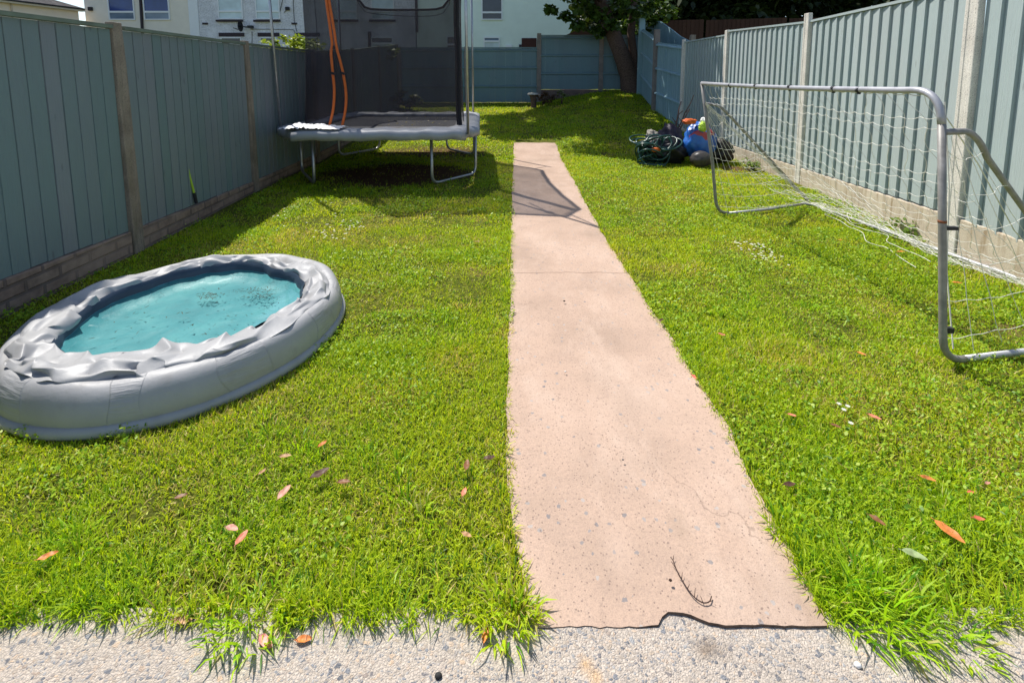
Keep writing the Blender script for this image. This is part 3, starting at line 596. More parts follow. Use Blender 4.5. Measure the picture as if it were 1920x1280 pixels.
# peach building on the far left: long wall running away, tiled roof
HA = empty('bungalow', (-25.5, 22, .6), 'peach rendered building with a dark tiled roof at the far left', 'house')
mb = MB(); A0, A1 = Vector((-27.6, 15.0)), Vector((-24.3, 27.5)); T = (A1 - A0).normalized(); Nn = Vector((-T.y, T.x)); ze = 5.15
def hexplan(mb, a, b, w0, w1, z0, z1): mb.hexa([tuple(pt + Nn * w_) + (z,) for pt in (a, b) for w_ in (w0, w1) for z in (z0, z1)])
hexplan(mb, A0, A1, 0, 6, .4, ze); o = mb.build('wall', MAT['peach'], HA); recalc(o)
mb = MB(); hexplan(mb, A0, A1 + T * .15, -.32, -.02, ze - .16, ze - .02); o = mb.build('fascia', plain('cream fascia', (.70, .60, .48), .7, .06), HA); recalc(o)
mb = MB(); ed = [A0 - Nn * .36, A1 + T * .1 - Nn * .36, A1 + T * .1 + Nn * 6.3, A0 + Nn * 6.3, A0 + Nn * 3, A1 - T * 2.6 + Nn * 3]
mb.add([(*ed[0], ze), (*ed[1], ze), (*ed[2], ze), (*ed[3], ze), (*ed[4], ze + 1.35), (*ed[5], ze + 1.35)] + [(*e_, ze - .08) for e_ in ed[:4]], [(0, 1, 5, 4), (1, 2, 5), (2, 3, 4, 5), (3, 0, 4), (0, 6, 7, 1), (1, 7, 8, 2), (2, 8, 9, 3), (6, 9, 8, 7)]); o = mb.build('roof', MAT['roof'], HA); recalc(o)
mb = MB(); pp = A0 + T * 9.9 - Nn * .05; mb.tube([(*pp, ze - .1), (*pp, .5)], .04, 6); mb.build('drainpipe', plain('cream pipe', (.6, .5, .4), .6), HA)
# brown shed roof peeking over the back fence
SH = empty('shed', (2.0, 17, .8), 'brown shed roof peeking over the back fence below the tree', 'shed')
mb = MB(); a = at(1050, 72, 17); b = at(1083, 57, 17); c = at(1120, 70, 17)
mb.add([(a.x, 16.6, a.z), (b.x, 16.6, b.z), (c.x, 16.6, c.z), (a.x, 18.6, a.z), (b.x, 18.6, b.z), (c.x, 18.6, c.z)], [(0, 1, 2), (3, 5, 4), (0, 3, 4, 1), (1, 4, 5, 2), (0, 2, 5, 3)]); o = mb.build('roof', MAT['brown_fence'], SH); recalc(o)
mb = MB(); mb.hexa([(x, y, z) for x in (a.x + .15, c.x - .15) for y in (16.75, 18.4) for z in (.7, a.z - .01)]); o = mb.build('wall', MAT['brown_fence'], SH); recalc(o)

# ------------------------------------------------------------------ trees and shrubs
LOBED = [(0, 0), (.22, -.30), (.10, -.42), (.42, -.40), (.55, -.62), (.66, -.30), (1.0, 0), (.66, .30), (.55, .62), (.42, .40), (.10, .42), (.22, .30)]
OVAL = [(0, 0), (.25, -.26), (.6, -.30), (1, 0), (.6, .30), (.25, .26)]
def leafmesh(name, P, size, shape, ca, cb, mat, parent, org, droop=.3):
    n = len(P); az = rng.uniform(0, 6.283, n); tl = rng.normal(-droop, .5, n); d = np.c_[np.cos(az) * np.cos(tl), np.sin(az) * np.cos(tl), np.sin(tl)]; s_ = np.c_[-np.sin(az), np.cos(az), np.zeros(n)]
    ro = rng.normal(0, .5, n)[:, None]; nn = np.cross(d, s_); s2 = s_ * np.cos(ro) + nn * np.sin(ro); L = size * rng.uniform(.6, 1.25, n)
    V = np.stack([P + d * (L * a)[:, None] + s2 * (L * b)[:, None] + nn * (L * (b * b * .5 - .18 * a * a))[:, None] for a, b in shape], 1).reshape(-1, 3); k = len(shape)
    f = rng.random((n, 1)); c = np.array(ca) * (1 - f) + np.array(cb) * f
    o = npmesh(name, V - np.array(org), ((np.arange(n) * k)[:, None] + np.arange(k)[None]).ravel(), np.full(n, k), np.repeat(c, k, 0), mat); o.parent = parent; ORG[o.name] = tuple(org); return o
def clumps(centers, per):
    P = []
    for (x, y, z, r) in centers:
        q = rng.normal(0, 1, (per, 3)); q /= np.linalg.norm(q, axis=1)[:, None]; q *= (rng.random(per) ** .45)[:, None] * r; q[:, 2] *= .7; P.append(q + [x, y, z])
    return np.concatenate(P)
BARK = plain('rough brown bark', (.115, .075, .058), .9, .45, 30, .15, 0, .8)
TR = empty('sycamore_tree', (3.35, 13.9, .9), 'leafy tree with a leaning reddish trunk in the back right corner', 'tree')
mb = MB(); tp = [at(1186, 172, 13.9), at(1178, 140, 13.9), at(1166, 105, 13.85), at(1148, 60, 13.8), at(1130, 15, 13.7), at(1112, -40, 13.6), at(1095, -95, 13.4)]; tp[0].z = .75
pts = []; 
for a, b in zip(tp, tp[1:]):
    for k in range(4): pts.append(a.lerp(b, k / 4) + Vector((noise.noise((a.z * 3 + k, 1, 1)) * .02, 0, 0)))
pts.append(tp[-1]); nn_ = len(pts); mb.tube(pts, [.27 - .13 * (i / nn_) + .06 * max(0, 1 - i / 3) + .012 * noise.noise((i * .9, 3, 3)) for i in range(nn_)], 14)
s0 = at(1190, 165, 14.0); mb.tube([Vector((s0.x, 14.0, .7)), at(1188, 110, 14), at(1183, 60, 14.0), at(1190, 0, 14.0), at(1200, -60, 14)], [.13, .12, .11, .10, .07], 10)
limbs = [((tp[4]), (-.2, 13.6, 4.6)), ((tp[4]), (1.2, 11.7, 4.9)), ((tp[5]), (.6, 15.4, 5.2)), ((tp[5]), (3.8, 13.0, 5.3)), (tp[6], (1.8, 13.2, 6.6)), (tp[3], (1.1, 13.5, 3.75)), (tp[4], (3.9, 15.2, 4.6))]
for a, b in limbs:
    a = Vector(a); b = Vector(b); m_ = a.lerp(b, .5) + Vector((0, 0, .25)); mb.tube([a, a.lerp(m_, .5) + Vector((0, 0, .08)), m_, m_.lerp(b, .6), b], [.09, .075, .06, .04, .015], 8)
tk = mb.build('trunk', BARK, TR, True)
cen = []
for k in range(95):
    a = random.uniform(0, 6.28); r = math.sqrt(random.random()); cen.append((.5 + 2.9 * r * math.cos(a), 12.7 + 2.45 * r * math.sin(a), 5.25 + random.uniform(-.75, 1.2) * (1 - .4 * r) - .35 * r, random.uniform(.38, .62)))
for (u, v, Y, r) in ((1035, 18, 13.2, .17), (1062, 30, 13.2, .20), (1085, 45, 13.3, .2), (1105, 20, 13.3, .28), (1130, 30, 13.2, .27), (1150, 45, 13.3, .2), (1090, 0, 13.3, .35), (1185, 25, 13.4, .33), (1215, 12, 13.6, .3), (1225, 40, 13.9, .2), (1160, 5, 13.3, .4), (1205, 60, 14.2, .2), (1128, 60, 13.8, .18), (1115, 55, 13.4, .14)): 
    q = at(u, v, Y); cen.append((q.x, q.y, q.z, r))
for k in range(8): cen.append((random.uniform(1.7, 2.8), random.uniform(10.4, 11.6), random.uniform(4.9, 5.8), .5))
for (u, v, Y, r) in ((1100, 8, 13.9, .4), (1140, 2, 14.1, .45), (1175, 8, 14.2, .42), (1205, 18, 14.3, .38), (1230, 5, 14.4, .45), (1250, 25, 14.5, .35), (1075, -5, 13.8, .38), (1215, 45, 14.9, .3), (1190, 40, 14.6, .3), (1165, 48, 14.8, .28), (1168, 70, 15, .22), (1195, 62, 15, .25), (1180, 85, 15.2, .2)): 
    q = at(u, v, Y); cen.append((q.x, q.y, q.z, r))
lowc = cen[95:]
P = np.concatenate([clumps(cen[:95], 270), clumps(lowc, 70)])
leafmesh('crown', P, .15, LOBED, (.035, .075, .012), (.075, .13, .02), MAT['leafy'], TR, (3.35, 13.9, .9))
def bgtree(name, x, y, z0, label, cr, ch, n, ca, cb, size=.34, per=130, trunk_r=.22):
    e = empty(name, (x, y, z0), label, 'tree', 'dark trees beyond the back right corner'); mb = MB(); mb.tube([(x, y, z0 - .2), (x + .1, y, z0 + ch * .3), (x, y, z0 + ch * .75)], [trunk_r, trunk_r * .8, .05], 10)
    for k in range(5):
        a = k * 1.3; mb.tube([(x, y, z0 + ch * (.25 + .08 * k)), (x + cr * .35 * math.cos(a), y + cr * .35 * math.sin(a), z0 + ch * (.42 + .08 * k)), (x + cr * .7 * math.cos(a), y + cr * .7 * math.sin(a), z0 + ch * (.5 + .08 * k))], [.1, .07, .02], 6)
    mb.build('trunk', BARK, e, True); cs = []
    for k in range(n):
        a = random.uniform(0, 6.28); r = cr * math.sqrt(random.random()); h = random.random(); cs.append((x + r * math.cos(a) * (1 - .35 * h), y + r * math.sin(a) * (1 - .35 * h), z0 + ch * (.10 + .90 * h ** 1.25), random.uniform(.55, .9)))
    leafmesh('crown', clumps(cs, per), size, OVAL, ca, cb, MAT['leafy'], e, (x, y, z0)); return e
bgtree('broadleaf_tree', 6.3, 18.6, 1.0, 'dense dark tree directly behind the left end of the brown fence', 2.3, 6.0, 90, (.018, .03, .008), (.04, .06, .012))
bgtree('broadleaf_tree', 4.3, 19.8, 1.0, 'dense dark tree straight behind the leaning trunk at the back right corner', 1.6, 5.5, 60, (.018, .03, .008), (.04, .06, .012))
bgtree('broadleaf_tree', 8.3, 17.8, 1.0, 'dense dark tree rising over the middle of the brown fence', 2.0, 5.6, 80, (.018, .03, .008), (.04, .06, .012))
bgtree('broadleaf_tree', 10.2, 19.0, 1.0, 'dense dark tree above the middle of the right fence', 2.5, 6.4, 95, (.016, .026, .008), (.036, .055, .012))
bgtree('broadleaf_tree', 14.6, 19.6, 1.0, 'dense dark tree at the far right above the fence top', 2.6, 6.4, 90, (.02, .034, .008), (.045, .07, .014))
def shrub(name, x, y, z, label, cs, per, size, ca, cb, shape=OVAL, cat='shrub', stems=5):
    e = empty(name, (x, y, z), label, cat); mb = MB()
    for (a, b, c, r) in cs[:stems + 3]: mb.tube([(x, y, z - .05), ((x + a) / 2 + .03, (y + b) / 2, (z + c) / 2 + .05), (a, b, c)], [.014, .010, .004], 5)
    mb.build('stem', BARK, e, True); leafmesh('foliage', clumps(cs, per), size, shape, ca, cb, MAT['leafy'], e, (x, y, z), .1); return e
def ring_c(u0, u1, v0, v1, Y, n, r0, r1): return [(*at(random.uniform(u0, u1), random.uniform(v0, v1), Y + random.uniform(-.3, .3)), random.uniform(r0, r1)) for _ in range(n)]
shrub('shrub', -4.3, 8.6, 0.0, 'sunlit yellow green shrub showing above the left fence beside the trampoline', ring_c(498, 600, 82, 130, 8.6, 26, .1, .2) + ring_c(515, 570, 70, 85, 8.6, 7, .06, .1), 34, .085, (.16, .24, .03), (.34, .40, .06))
shrub('shrub', -3.9, 12.6, .3, 'shrub overhanging the back left corner seen through the trampoline net', ring_c(715, 742, 90, 110, 12.4, 5, .08, .14), 20, .10, (.08, .12, .02), (.2, .24, .04))
shrub('shrub', -2.75, 12.6, .42, 'small leafy shrub at the foot of the back fence seen through the trampoline net', ring_c(738, 792, 178, 198, 12.6, 12, .08, .15) + ring_c(750, 770, 160, 178, 12.6, 3, .05, .09), 30, .09, (.06, .09, .025), (.16, .18, .05))
shrub('shrub', .85, 13.3, .62, 'reddish brown low bush beside the white topped stump at the back fence', [(.78, 13.3, .78, .16), (1.0, 13.3, .74, .16), (1.18, 13.35, .80, .14), (.92, 13.2, .88, .1)], 60, .07, (.07, .03, .02), (.12, .07, .03))
shrub('shrub', 1.35, 13.2, .62, 'pale green sprig beside the reddish bush at the back fence', [(1.32, 13.2, .92, .10), (1.42, 13.2, .86, .07)], 22, .08, (.10, .16, .04), (.26, .34, .12))
ST = empty('stump', (.58, 13.25, .5), 'short stump with a pale top near the back fence post', 'stump'); mb = MB(); mb.tube([(.60, 13.25, .35), (.60, 13.25, .55), (.585, 13.25, .80), (.58, 13.25, .86)], [.10, .075, .085, .12], 10); mb.build('stem', BARK, ST); mb = MB(); mb.tube([(.58, 13.25, .862), (.58, 13.25, .90)], [.15, .14], 12); mb.build('top', MAT['post_right'], ST)
for (u, v, lb) in ((1875, 500, 'small bright weed at the foot of the right fence near its first post'), (1560, 352, 'thin weed against the gravel board beside the second right post'), (1715, 440, 'low weed growing along the right gravel board behind the goal net'), (1410, 318, 'grey green weed at the foot of the right fence near the heap')):
    q = gpt(u, v); cs = [(q.x + random.uniform(-.08, .08), q.y + random.uniform(-.12, .12), random.uniform(.02, .14), .05) for _ in range(9)]; shrub('weed', q.x, q.y, 0, lb, cs, 16, .045, (.10, .19, .02), (.24, .33, .05), cat='weed')

# ------------------------------------------------------------------ paddling pool
PL = empty('paddling_pool', (POOL_C.x, POOL_C.y, 0), 'half collapsed round grey paddling pool holding shallow turquoise water on the left lawn', 'paddling pool')
def mk_vinyl():
    m = M('grey silver vinyl', .48, .35); n1 = m.noise(3, detail=5); n2 = m.noise(46, detail=4)
    k = m.ramp(n1, [(.3, (.30, .30, .303)), (.7, (.37, .37, .372))]); d = m.noise(7, detail=7); k = m.mix(m.ramp(d, [(.57, (0, 0, 0)), (.76, (.45, .45, .45))]), k, (.22, .205, .185))
    m.col(k); m.bump(m.math('ADD', n2, m.math('MULTIPLY', m.noise(15, detail=4), 1.6)), .16, .006); return m.m
def mk_ring():
    mat_ = mk_vinyl(); mat_.name = 'grey vinyl with welded seams'; m = M.__new__(M); m.m = mat_; m.nt = mat_.node_tree; m.b = m.nt.nodes['Principled BSDF']
    geo = m.n('ShaderNodeNewGeometry'); sep = m.n('ShaderNodeSeparateXYZ'); m.l(geo.outputs['Position'], sep.inputs[0])
    ang = m.math('ARCTAN2', m.math('SUBTRACT', sep.outputs[1], POOL_C.y), m.math('SUBTRACT', sep.outputs[0], POOL_C.x)); f = m.math('FRACT', m.math('ADD', m.math('MULTIPLY', m.math('ADD', ang, m.math('MULTIPLY', m.noise(2.2, detail=1), .5)), 11 / 6.2832), .31))
    f2 = m.math('ABSOLUTE', m.math('SUBTRACT', f, .5)); seam = m.math('LESS_THAN', m.math('ABSOLUTE', m.math('SUBTRACT', f2, .17)), .006)
    zone = m.ramp(f2, [(.06, (1, 1, 1)), (.17, (.9, .9, .9)), (.18, (0, 0, 0))])
    wv = m.n('ShaderNodeTexNoise', Scale=1.0, Detail=3.0); com = m.n('ShaderNodeCombineXYZ'); rad = m.n('ShaderNodeVectorMath'); rad.operation = 'LENGTH'; sub = m.n('ShaderNodeVectorMath'); sub.operation = 'SUBTRACT'; m.l(geo.outputs['Position'], sub.inputs[0]); sub.inputs[1].default_value = tuple(POOL_C); m.l(sub.outputs[0], rad.inputs[0])
    m.l(m.math('MULTIPLY', ang, 6.0), com.inputs[0]); m.l(m.math('MULTIPLY', m.math('ADD', rad.outputs['Value'], m.math('MULTIPLY', sep.outputs[2], -1.0)), 46.0), com.inputs[1]); m.l(com.outputs[0], wv.inputs['Vector'])
    old = m.b.inputs['Base Color'].links[0].from_socket; m.col(m.mix(m.math('MULTIPLY', seam, .16), old, (.2, .2, .2)))
    ob = m.b.inputs['Normal'].links[0].from_node; b2 = m.n('ShaderNodeBump', Strength=.45, Distance=.012); m.l(m.math('SUBTRACT', m.math('MULTIPLY', zone, wv.outputs[0]), m.math('MULTIPLY', seam, .25)), b2.inputs['Height']); m.l(ob.outputs[0], b2.inputs['Normal']); m.l(b2.outputs[0], m.b.inputs['Normal']); return mat_
MAT['ring'] = mk_ring()
MAT['vinyl'] = mk_vinyl()
WC = Vector((-1.70, 2.425)); WZ = .098
def outer(th): 
    r = POOL_R * (1 + .012 * noise.noise((math.cos(th) * 2, math.sin(th) * 2, 3))); return Vector((POOL_C.x + r * math.cos(th), POOL_C.y + r * POOL_RY / POOL_R * math.sin(th)))
def inner(th):
    r = .495 + .045 * noise.noise((math.cos(th) * 1.5, math.sin(th) * 1.5, 9)) + .025 * noise.noise((math.cos(th) * 5, math.sin(th) * 5, 2)); return Vector((WC.x + r * math.cos(th) * 1.03, WC.y + r * math.sin(th) * 1.06))
NT = 288; rows = []
prof = [(.06, -.01), (.03, .012), (.004, .045), (-.004, .075), (.02, .118), (.065, .160), (.13, .193), (.21, .210), (.29, .214), (.37, .208), (.45, .195), (.53, .178), (.60, .165), (.70, .15), (.82, .13), (.95, .10), (1.03, .05), (1.06, 0.0)]
for i in range(NT):
    th = 2 * math.pi * i / NT; O = outer(th); I = inner(th); wd = (I - O).length; row = []
    frontness = .5 - .5 * math.sin(th); hs = .76 + .06 * frontness
    for j, (t, z) in enumerate(prof):
        d = t if t > .1 else t * .36 / max(wd, .15); d = t * min(wd, .36) / wd if t < .3 else t
        wr = .006 * noise.noise((th * 26, t * 5, 4)) * sstep(.18, .5, t) + .014 * noise.noise((math.cos(th) * 6, math.sin(th) * 6, t * 5)) * sstep(.15, .5, t)
        p = O.lerp(I, d); seam = -.007 * math.exp(-((t - .012) / .02) ** 2) * 0
        row.append((p.x, p.y, max(-.01, z * (hs + .13 * noise.noise((math.cos(th) * 2.2, math.sin(th) * 2.2, 31))) + wr)))
    rows.append(row)
mb = MB(); mb.sheet(rows, closed_u=True); rg = mb.build('outer_ring', MAT['ring'], PL, True); recalc(rg); subdiv(rg, 1)
# flattened lower skirt under the ring
mb = MB(); rr = []
for i in range(160):
    th = 2 * math.pi * i / 160; O = outer(th); n_ = (O - Vector(POOL_C[:2])).normalized(); w_ = .012 + .006 * noise.noise((th * 4, 1, 1)); rr.append([tuple(O + n_ * (w_ + a)) + (z,) for a, z in ((-.06, -.01), (-.004, -.012), (.004, .006), (.002, .022), (-.012, .034), (-.05, .036))])
mb.sheet(rr, closed_u=True); sk = mb.build('lower_skirt', MAT['vinyl'], PL, True); recalc(sk)
# crumpled deflated collar lying over the ring, folded low mesh smoothed once
NC = 72; rows = []
R2 = random.Random(5)
for i in range(NC):
    th = 2 * math.pi * (i + R2.uniform(-.3, .3)) / NC; O = outer(th); I = inner(th); wd = (O - I).length; front_ = .5 - .5 * math.sin(th - .1); row = []; e = Vector((math.cos(th), math.sin(th), 0)); tg = Vector((-e.y, e.x, 0))
    out_ = min(.72, (.085 + .135 * front_ + .09 * max(0, -e.x) * front_ + .07 * front_ * noise.noise((th * 2.4, 8, 8))) / wd + .02); hh = .168 + .022 * front_ + .022 * noise.noise((th * 2.2, 5, 1)); inn = .02 + .10 * noise.noise((th * 2.7, 1, 4)) * front_ + .03 * noise.noise((th * 5, 1, 4))
    pinch = 1 - .55 * (R2.random() < .22); w_ = out_ - inn
    loop = [(inn + .05, .03), (inn + .0, .10), (inn + .01, .75 * hh), (inn + .16 * w_, hh * pinch ** .3), (inn + .42 * w_, hh * (.97 if i % 3 else .86)), (inn + .64 * w_, hh * (1.08 if i % 4 else .92)), (inn + .86 * w_, hh * 1.02), (out_ + .015, hh * .95), (out_ + .02, hh * .86), (out_ - .05, hh * .82), (inn + .5 * w_, .12)]
    for j, (t, z) in enumerate(loop):
        am = (1.0 if 1 < j < 9 else .25) * (.38 + 1.05 * front_); p = I.lerp(O, t); q = Vector((p.x, p.y, z))
        q += e * ((noise.noise((th * 5 + j * .9, j * 1.7, 3)) * .04 + R2.uniform(-.016, .016)) * am) + tg * (R2.uniform(-.03, .03) * am); q.z += (noise.noise((th * 6 - j * .8, j * 1.3, 9)) * .026 + R2.uniform(-.013, .013)) * am; row.append(q)
    rows.append(row)
mb = MB(); mb.sheet(rows, closed_u=True, closed_v=True); co = mb.build('folded_collar', MAT['vinyl'], PL, True); recalc(co)
cr = co.data.attributes.new('crease_edge', 'FLOAT', 'EDGE'); cr.data.foreach_set('value', [R2.choice((0, 0, .25, .45, .7)) for _ in co.data.edges]); subdiv(co, 3)
mb = MB(); rows = []
for k in range(13):
    r = k / 12; rows.append([tuple(WC.lerp(inner(2 * math.pi * i / 120), r * 1.00)) + (.06 + .045 * max(0, r - .86) / .14 + .004 * noise.noise((r * 9 * math.cos(i / 19.1), r * 9 * math.sin(i / 19.1), 0)),) for i in range(120)])
mb.sheet(rows, closed_v=True)
def mk_liner():
    m = M('turquoise pool liner', .5, .3); n1 = m.noise(5, detail=6); w_ = m.n('ShaderNodeTexVoronoi', Scale=5.0); w_.feature = 'DISTANCE_TO_EDGE'; wp = m.n('ShaderNodeTexNoise', Scale=4.0, Detail=5.0); m.l(m.pos(), wp.inputs[0]); va = m.n('ShaderNodeVectorMath'); va.operation = 'MULTIPLY_ADD'; m.l(wp.outputs['Color'], va.inputs[0]); va.inputs[1].default_value = (.35, .35, .35); m.l(m.pos(), va.inputs[2]); m.l(va.outputs[0], w_.inputs['Vector'])
    k = m.ramp(n1, [(.3, (.045, .20, .225)), (.5, (.065, .25, .275)), (.72, (.11, .32, .33))]); cr_ = m.ramp(w_.outputs['Distance'], [(.0, (.5, .5, .5)), (.022, (0, 0, 0))]); k = m.mix(m.math('MULTIPLY', cr_, m.ramp(n1, [(.42, (0, 0, 0)), (.6, (1, 1, 1))])), k, (.03, .12, .14))
    n3 = m.noise(26, detail=7, rough=.7); k = m.mix(m.ramp(n3, [(.60, (0, 0, 0)), (.74, (.45, .45, .45))]), k, (.09, .20, .17)); m.col(k); m.bump(m.math('ADD', n1, m.math('MULTIPLY', m.noise(38, detail=3), .3)), .5, .012); return m.m
MAT['liner'] = mk_liner(); MAT['inner_shade_blue'] = plain('blue inner wall vinyl with shade painted in', (.035, .055, .085), .4, .2, 8, .4)  # blue wall liner, its colour darkened to stand for the shade inside the rim
m2 = MB(); m2.sheet([[tuple(WC.lerp(inner(2 * math.pi * i / 120), k)) + (z,) for i in range(120)] for k, z in ((1.02, .15), (.985, .13), (.985, .08), (.975, .05))], closed_v=True); o = m2.build('inner_wall', MAT['inner_shade_blue'], PL, True); recalc(o); ln = mb.build('pool_floor', MAT['liner'], PL, True); recalc(ln)
def mk_water():
    m = M('shallow clear water', .03, .5); tb = m.n('ShaderNodeBsdfTransparent'); tb.inputs[0].default_value = (.90, .98, .98, 1); gl = m.n('ShaderNodeBsdfGlossy'); gl.inputs['Roughness'].default_value = .04; fz = m.n('ShaderNodeFresnel', IOR=1.33); bp = m.n('ShaderNodeBump', Strength=.05, Distance=.01); m.l(m.noise(18, detail=3), bp.inputs['Height']); m.l(bp.outputs[0], gl.inputs['Normal']); m.l(bp.outputs[0], fz.inputs['Normal'])
    mx = m.n('ShaderNodeMixShader'); m.l(fz.outputs[0], mx.inputs[0]); m.l(tb.outputs[0], mx.inputs[1]); m.l(gl.outputs[0], mx.inputs[2]); m.l(mx.outputs[0], m.nt.nodes['Material Output'].inputs[0]); return m.m
mb = MB(); mb.add([tuple(WC.lerp(inner(2 * math.pi * i / 120), .99)) + (WZ,) for i in range(120)], [tuple(range(120))]); wt = mb.build('water', mk_water(), PL); 
# grass clippings and leaf bits drifting on the water
parts = []
for (cx, cy, n, sx, sy) in ((-1.50, 2.66, 90, .13, .035), (-1.72, 2.60, 60, .06, .03), (-1.42, 2.60, 50, .10, .035), (-1.38, 2.83, 90, .07, .04), (-1.65, 2.4, 70, .4, .3)):
    x = rng.normal(cx, sx * .6, n); y = rng.normal(cy, sy * .6, n); ok = (x - WC.x) ** 2 + (y - WC.y) ** 2 < .44 ** 2; x, y = x[ok], y[ok]; n = len(x)
    parts.append(ovals(np.c_[x, y, np.full(n, WZ + .003)], rng.uniform(.006, .034, n), rng.uniform(.0015, .006, n), rng.uniform(0, 6.28, n), rng.normal(0, .1, n), np.array([.035, .045, .02]) * rng.uniform(.5, 1.6, (n, 1)), np.zeros((n, 1))))
db = npmesh('leaf_litter', *joinparts(parts), MAT['blade']); tag(db, 'dark grass clippings and leaf bits floating on the pool water', 'leaf litter', kind='stuff')

# ------------------------------------------------------------------ trampoline
TM = empty('trampoline', (-1.75, 7.3, 0), 'rectangular trampoline with grey padding, dark safety net and orange zip opening', 'trampoline')
def octo(x0, x1, y0, y1, c): return [(x0 + c, y0), (x1 - c, y0), (x1, y0 + c), (x1, y1 - c), (x1 - c, y1), (x0 + c, y1), (x0, y1 - c), (x0, y0 + c)]
OUT = [(-2.56, 5.54), (-.60, 5.58), (-.42, 6.04), (-.57, 8.36), (-.72, 8.62), (-2.72, 8.58), (-2.99, 8.2), (-3.01, 6.14)]
INN = [(-2.40, 5.94), (-.86, 5.96), (-.76, 6.24), (-.86, 8.16), (-.98, 8.30), (-2.58, 8.28), (-2.70, 8.08), (-2.68, 6.34)]
def perim(poly, n=22):
    r = []
    for i, a in enumerate(poly):
        b = poly[(i + 1) % len(poly)]
        for k in range(n): r.append(Vector(a).lerp(Vector(b), k / n))
    return r
def gz(x, y): return .0 if y < 7.6 else 0.0
ZP = .685
MAT['pad'] = plain('silver grey padding', (.33, .335, .35), .45, .14, 5, .4, 0, .25)
po, pi_ = perim(OUT), perim(INN); rows = []
for i, (a, b) in enumerate(zip(po, pi_)):
    n1 = noise.noise((a.x * 5, a.y * 5, 1)); n2 = noise.noise((a.x * 14, a.y * 14, 2)); row = []
    for (t, z) in ((.10, -.085), (-.012, -.088), (-.03, -.03), (.0, .012), (.22, .034), (.5, .036), (.8, .030), (1.0, .008), (.98, -.02)):
        p = a.lerp(b, t); row.append((p.x + n2 * .012, p.y + n1 * .012, ZP + z + n1 * .014 + .024 * noise.noise((a.x * 11 + t * 3, a.y * 11, t * 5))))
    rows.append(row)
mb = MB(); mb.sheet(rows, closed_u=True); o = mb.build('padding', MAT['pad'], TM, True); recalc(o)
mb = MB(); mb.add([(p.x, p.y, ZP - .01 - .02 * (1 - abs(0))) for p in pi_], [tuple(range(len(pi_)))]); MAT['mat'] = plain('black woven jumping mat', (.06, .06, .065), .7, .25, 9); mb.build('jumping_mat', MAT['mat'], TM)
mb = MB(); mb.tube([(p.x * .985 - .03, (p.y - 7.26) * .97 + 7.26, ZP - .06) for p in po], .022, 8, closed=True); mb.build('frame_rail', MAT['galv'], TM, True)
for (f1, f2) in (((-.99, 5.84), (-.50, 6.50)), ((-2.45, 5.84), (-2.96, 6.66)), ((-1.16, 8.46), (-.64, 8.0)), ((-2.35, 8.46), (-2.90, 7.95))):
    z1, z2 = g(*f1) + .022, g(*f2) + .022; a0 = Vector((f1[0], f1[1], ZP - .05)); b0 = Vector((f2[0], f2[1], ZP - .05)); a1 = Vector((*f1, z1)); b1 = Vector((*f2, z2)); d = (b1 - a1).normalized()
    pts = [a0, a1 + Vector((0, 0, .14))] + arc(a1 + Vector((0, 0, .12)), a1, a1 + d * .12) + arc(b1 - d * .12, b1, b1 + Vector((0, 0, .12))) + [b1 + Vector((0, 0, .14)), b0]
    mb = MB(); mb.tube(pts, .019, 10); mb.build('leg', MAT['galv'], TM, True)
NET = [(-2.44, 6.02), (-.80, 6.02), (-.64, 6.28), (-.83, 8.26), (-.97, 8.44), (-2.75, 8.44), (-2.95, 8.17), (-2.72, 6.27)]
POLES = [((-.525, 5.68), 3.45, (-.54, 5.67)), ((-.69, 8.54), 3.25, (-.705, 8.54)), ((-2.985, 6.16), 3.45, (-3.07, 6.16)), ((-2.95, 8.36), 3.25, (-2.95, 8.36))]
for (x, y), zt, (xt, yt) in POLES:
    mb = MB(); mb.tube([(x, y, ZP - .03), (xt, yt, zt)], .0175, 10); mb.build('pole', MAT['galv'], TM, True)
def mk_net():
    m = M('fine dark safety net', .9, .1); m.col((.052, .043, .047)); tb = m.n('ShaderNodeBsdfTransparent'); mx = m.n('ShaderNodeMixShader'); f = m.math('ADD', m.math('MULTIPLY', m.noise(2.6, (1, 1, .35), 5, .6), .34), .46); m.l(f, mx.inputs[0]); m.l(tb.outputs[0], mx.inputs[1]); m.l(m.b.outputs[0], mx.inputs[2]); m.l(mx.outputs[0], m.nt.nodes['Material Output'].inputs[0]); return m.m
MAT['net'] = mk_net(); MAT['webbing'] = plain('black webbing', (.018, .016, .018), .85, .2)
npz = perim(NET, 16); rows = []
def net_top(i):
    k = (i % 16) / 16; sag = 4 * k * (1 - k); seg = i // 16
    if seg == 4: return 3.12 - .62 * (1 - (2 * k - 1) ** 10) - .02 * sag
    if seg in (2, 3): return 3.36 - .24 * min(1, (i - 32) / 24) - .16 * sag * (seg == 2)
    if seg in (5, 6): return 3.12 + .2 * min(1, (i - 80) / 30) - .16 * sag * (seg == 6)
    return 3.36 - (.24 if seg == 0 else .02) * sag
topline = []
for i, p in enumerate(npz):
    row = []; zt = net_top(i); cen_ = Vector((-1.75, 7.4))
    for j in range(15):
        t = j / 14; z = ZP + .03 + (zt - ZP - .03) * t; inn_ = .06 * math.sin(math.pi * t) if (i // 16 in (6, 7)) else .035 * math.sin(math.pi * t)
        q = p + (cen_ - p).normalized() * inn_ + Vector((noise.noise((p.x * 3, p.y * 3, z * 1.5)), noise.noise((p.x * 3, p.y * 3 + 9, z * 1.5)))) * .022; row.append((q.x, q.y, z))
    rows.append(row); topline.append(row[-1])
mb = MB(); mb.sheet(rows, closed_u=True); mb.build('safety_net', MAT['net'], TM, True)
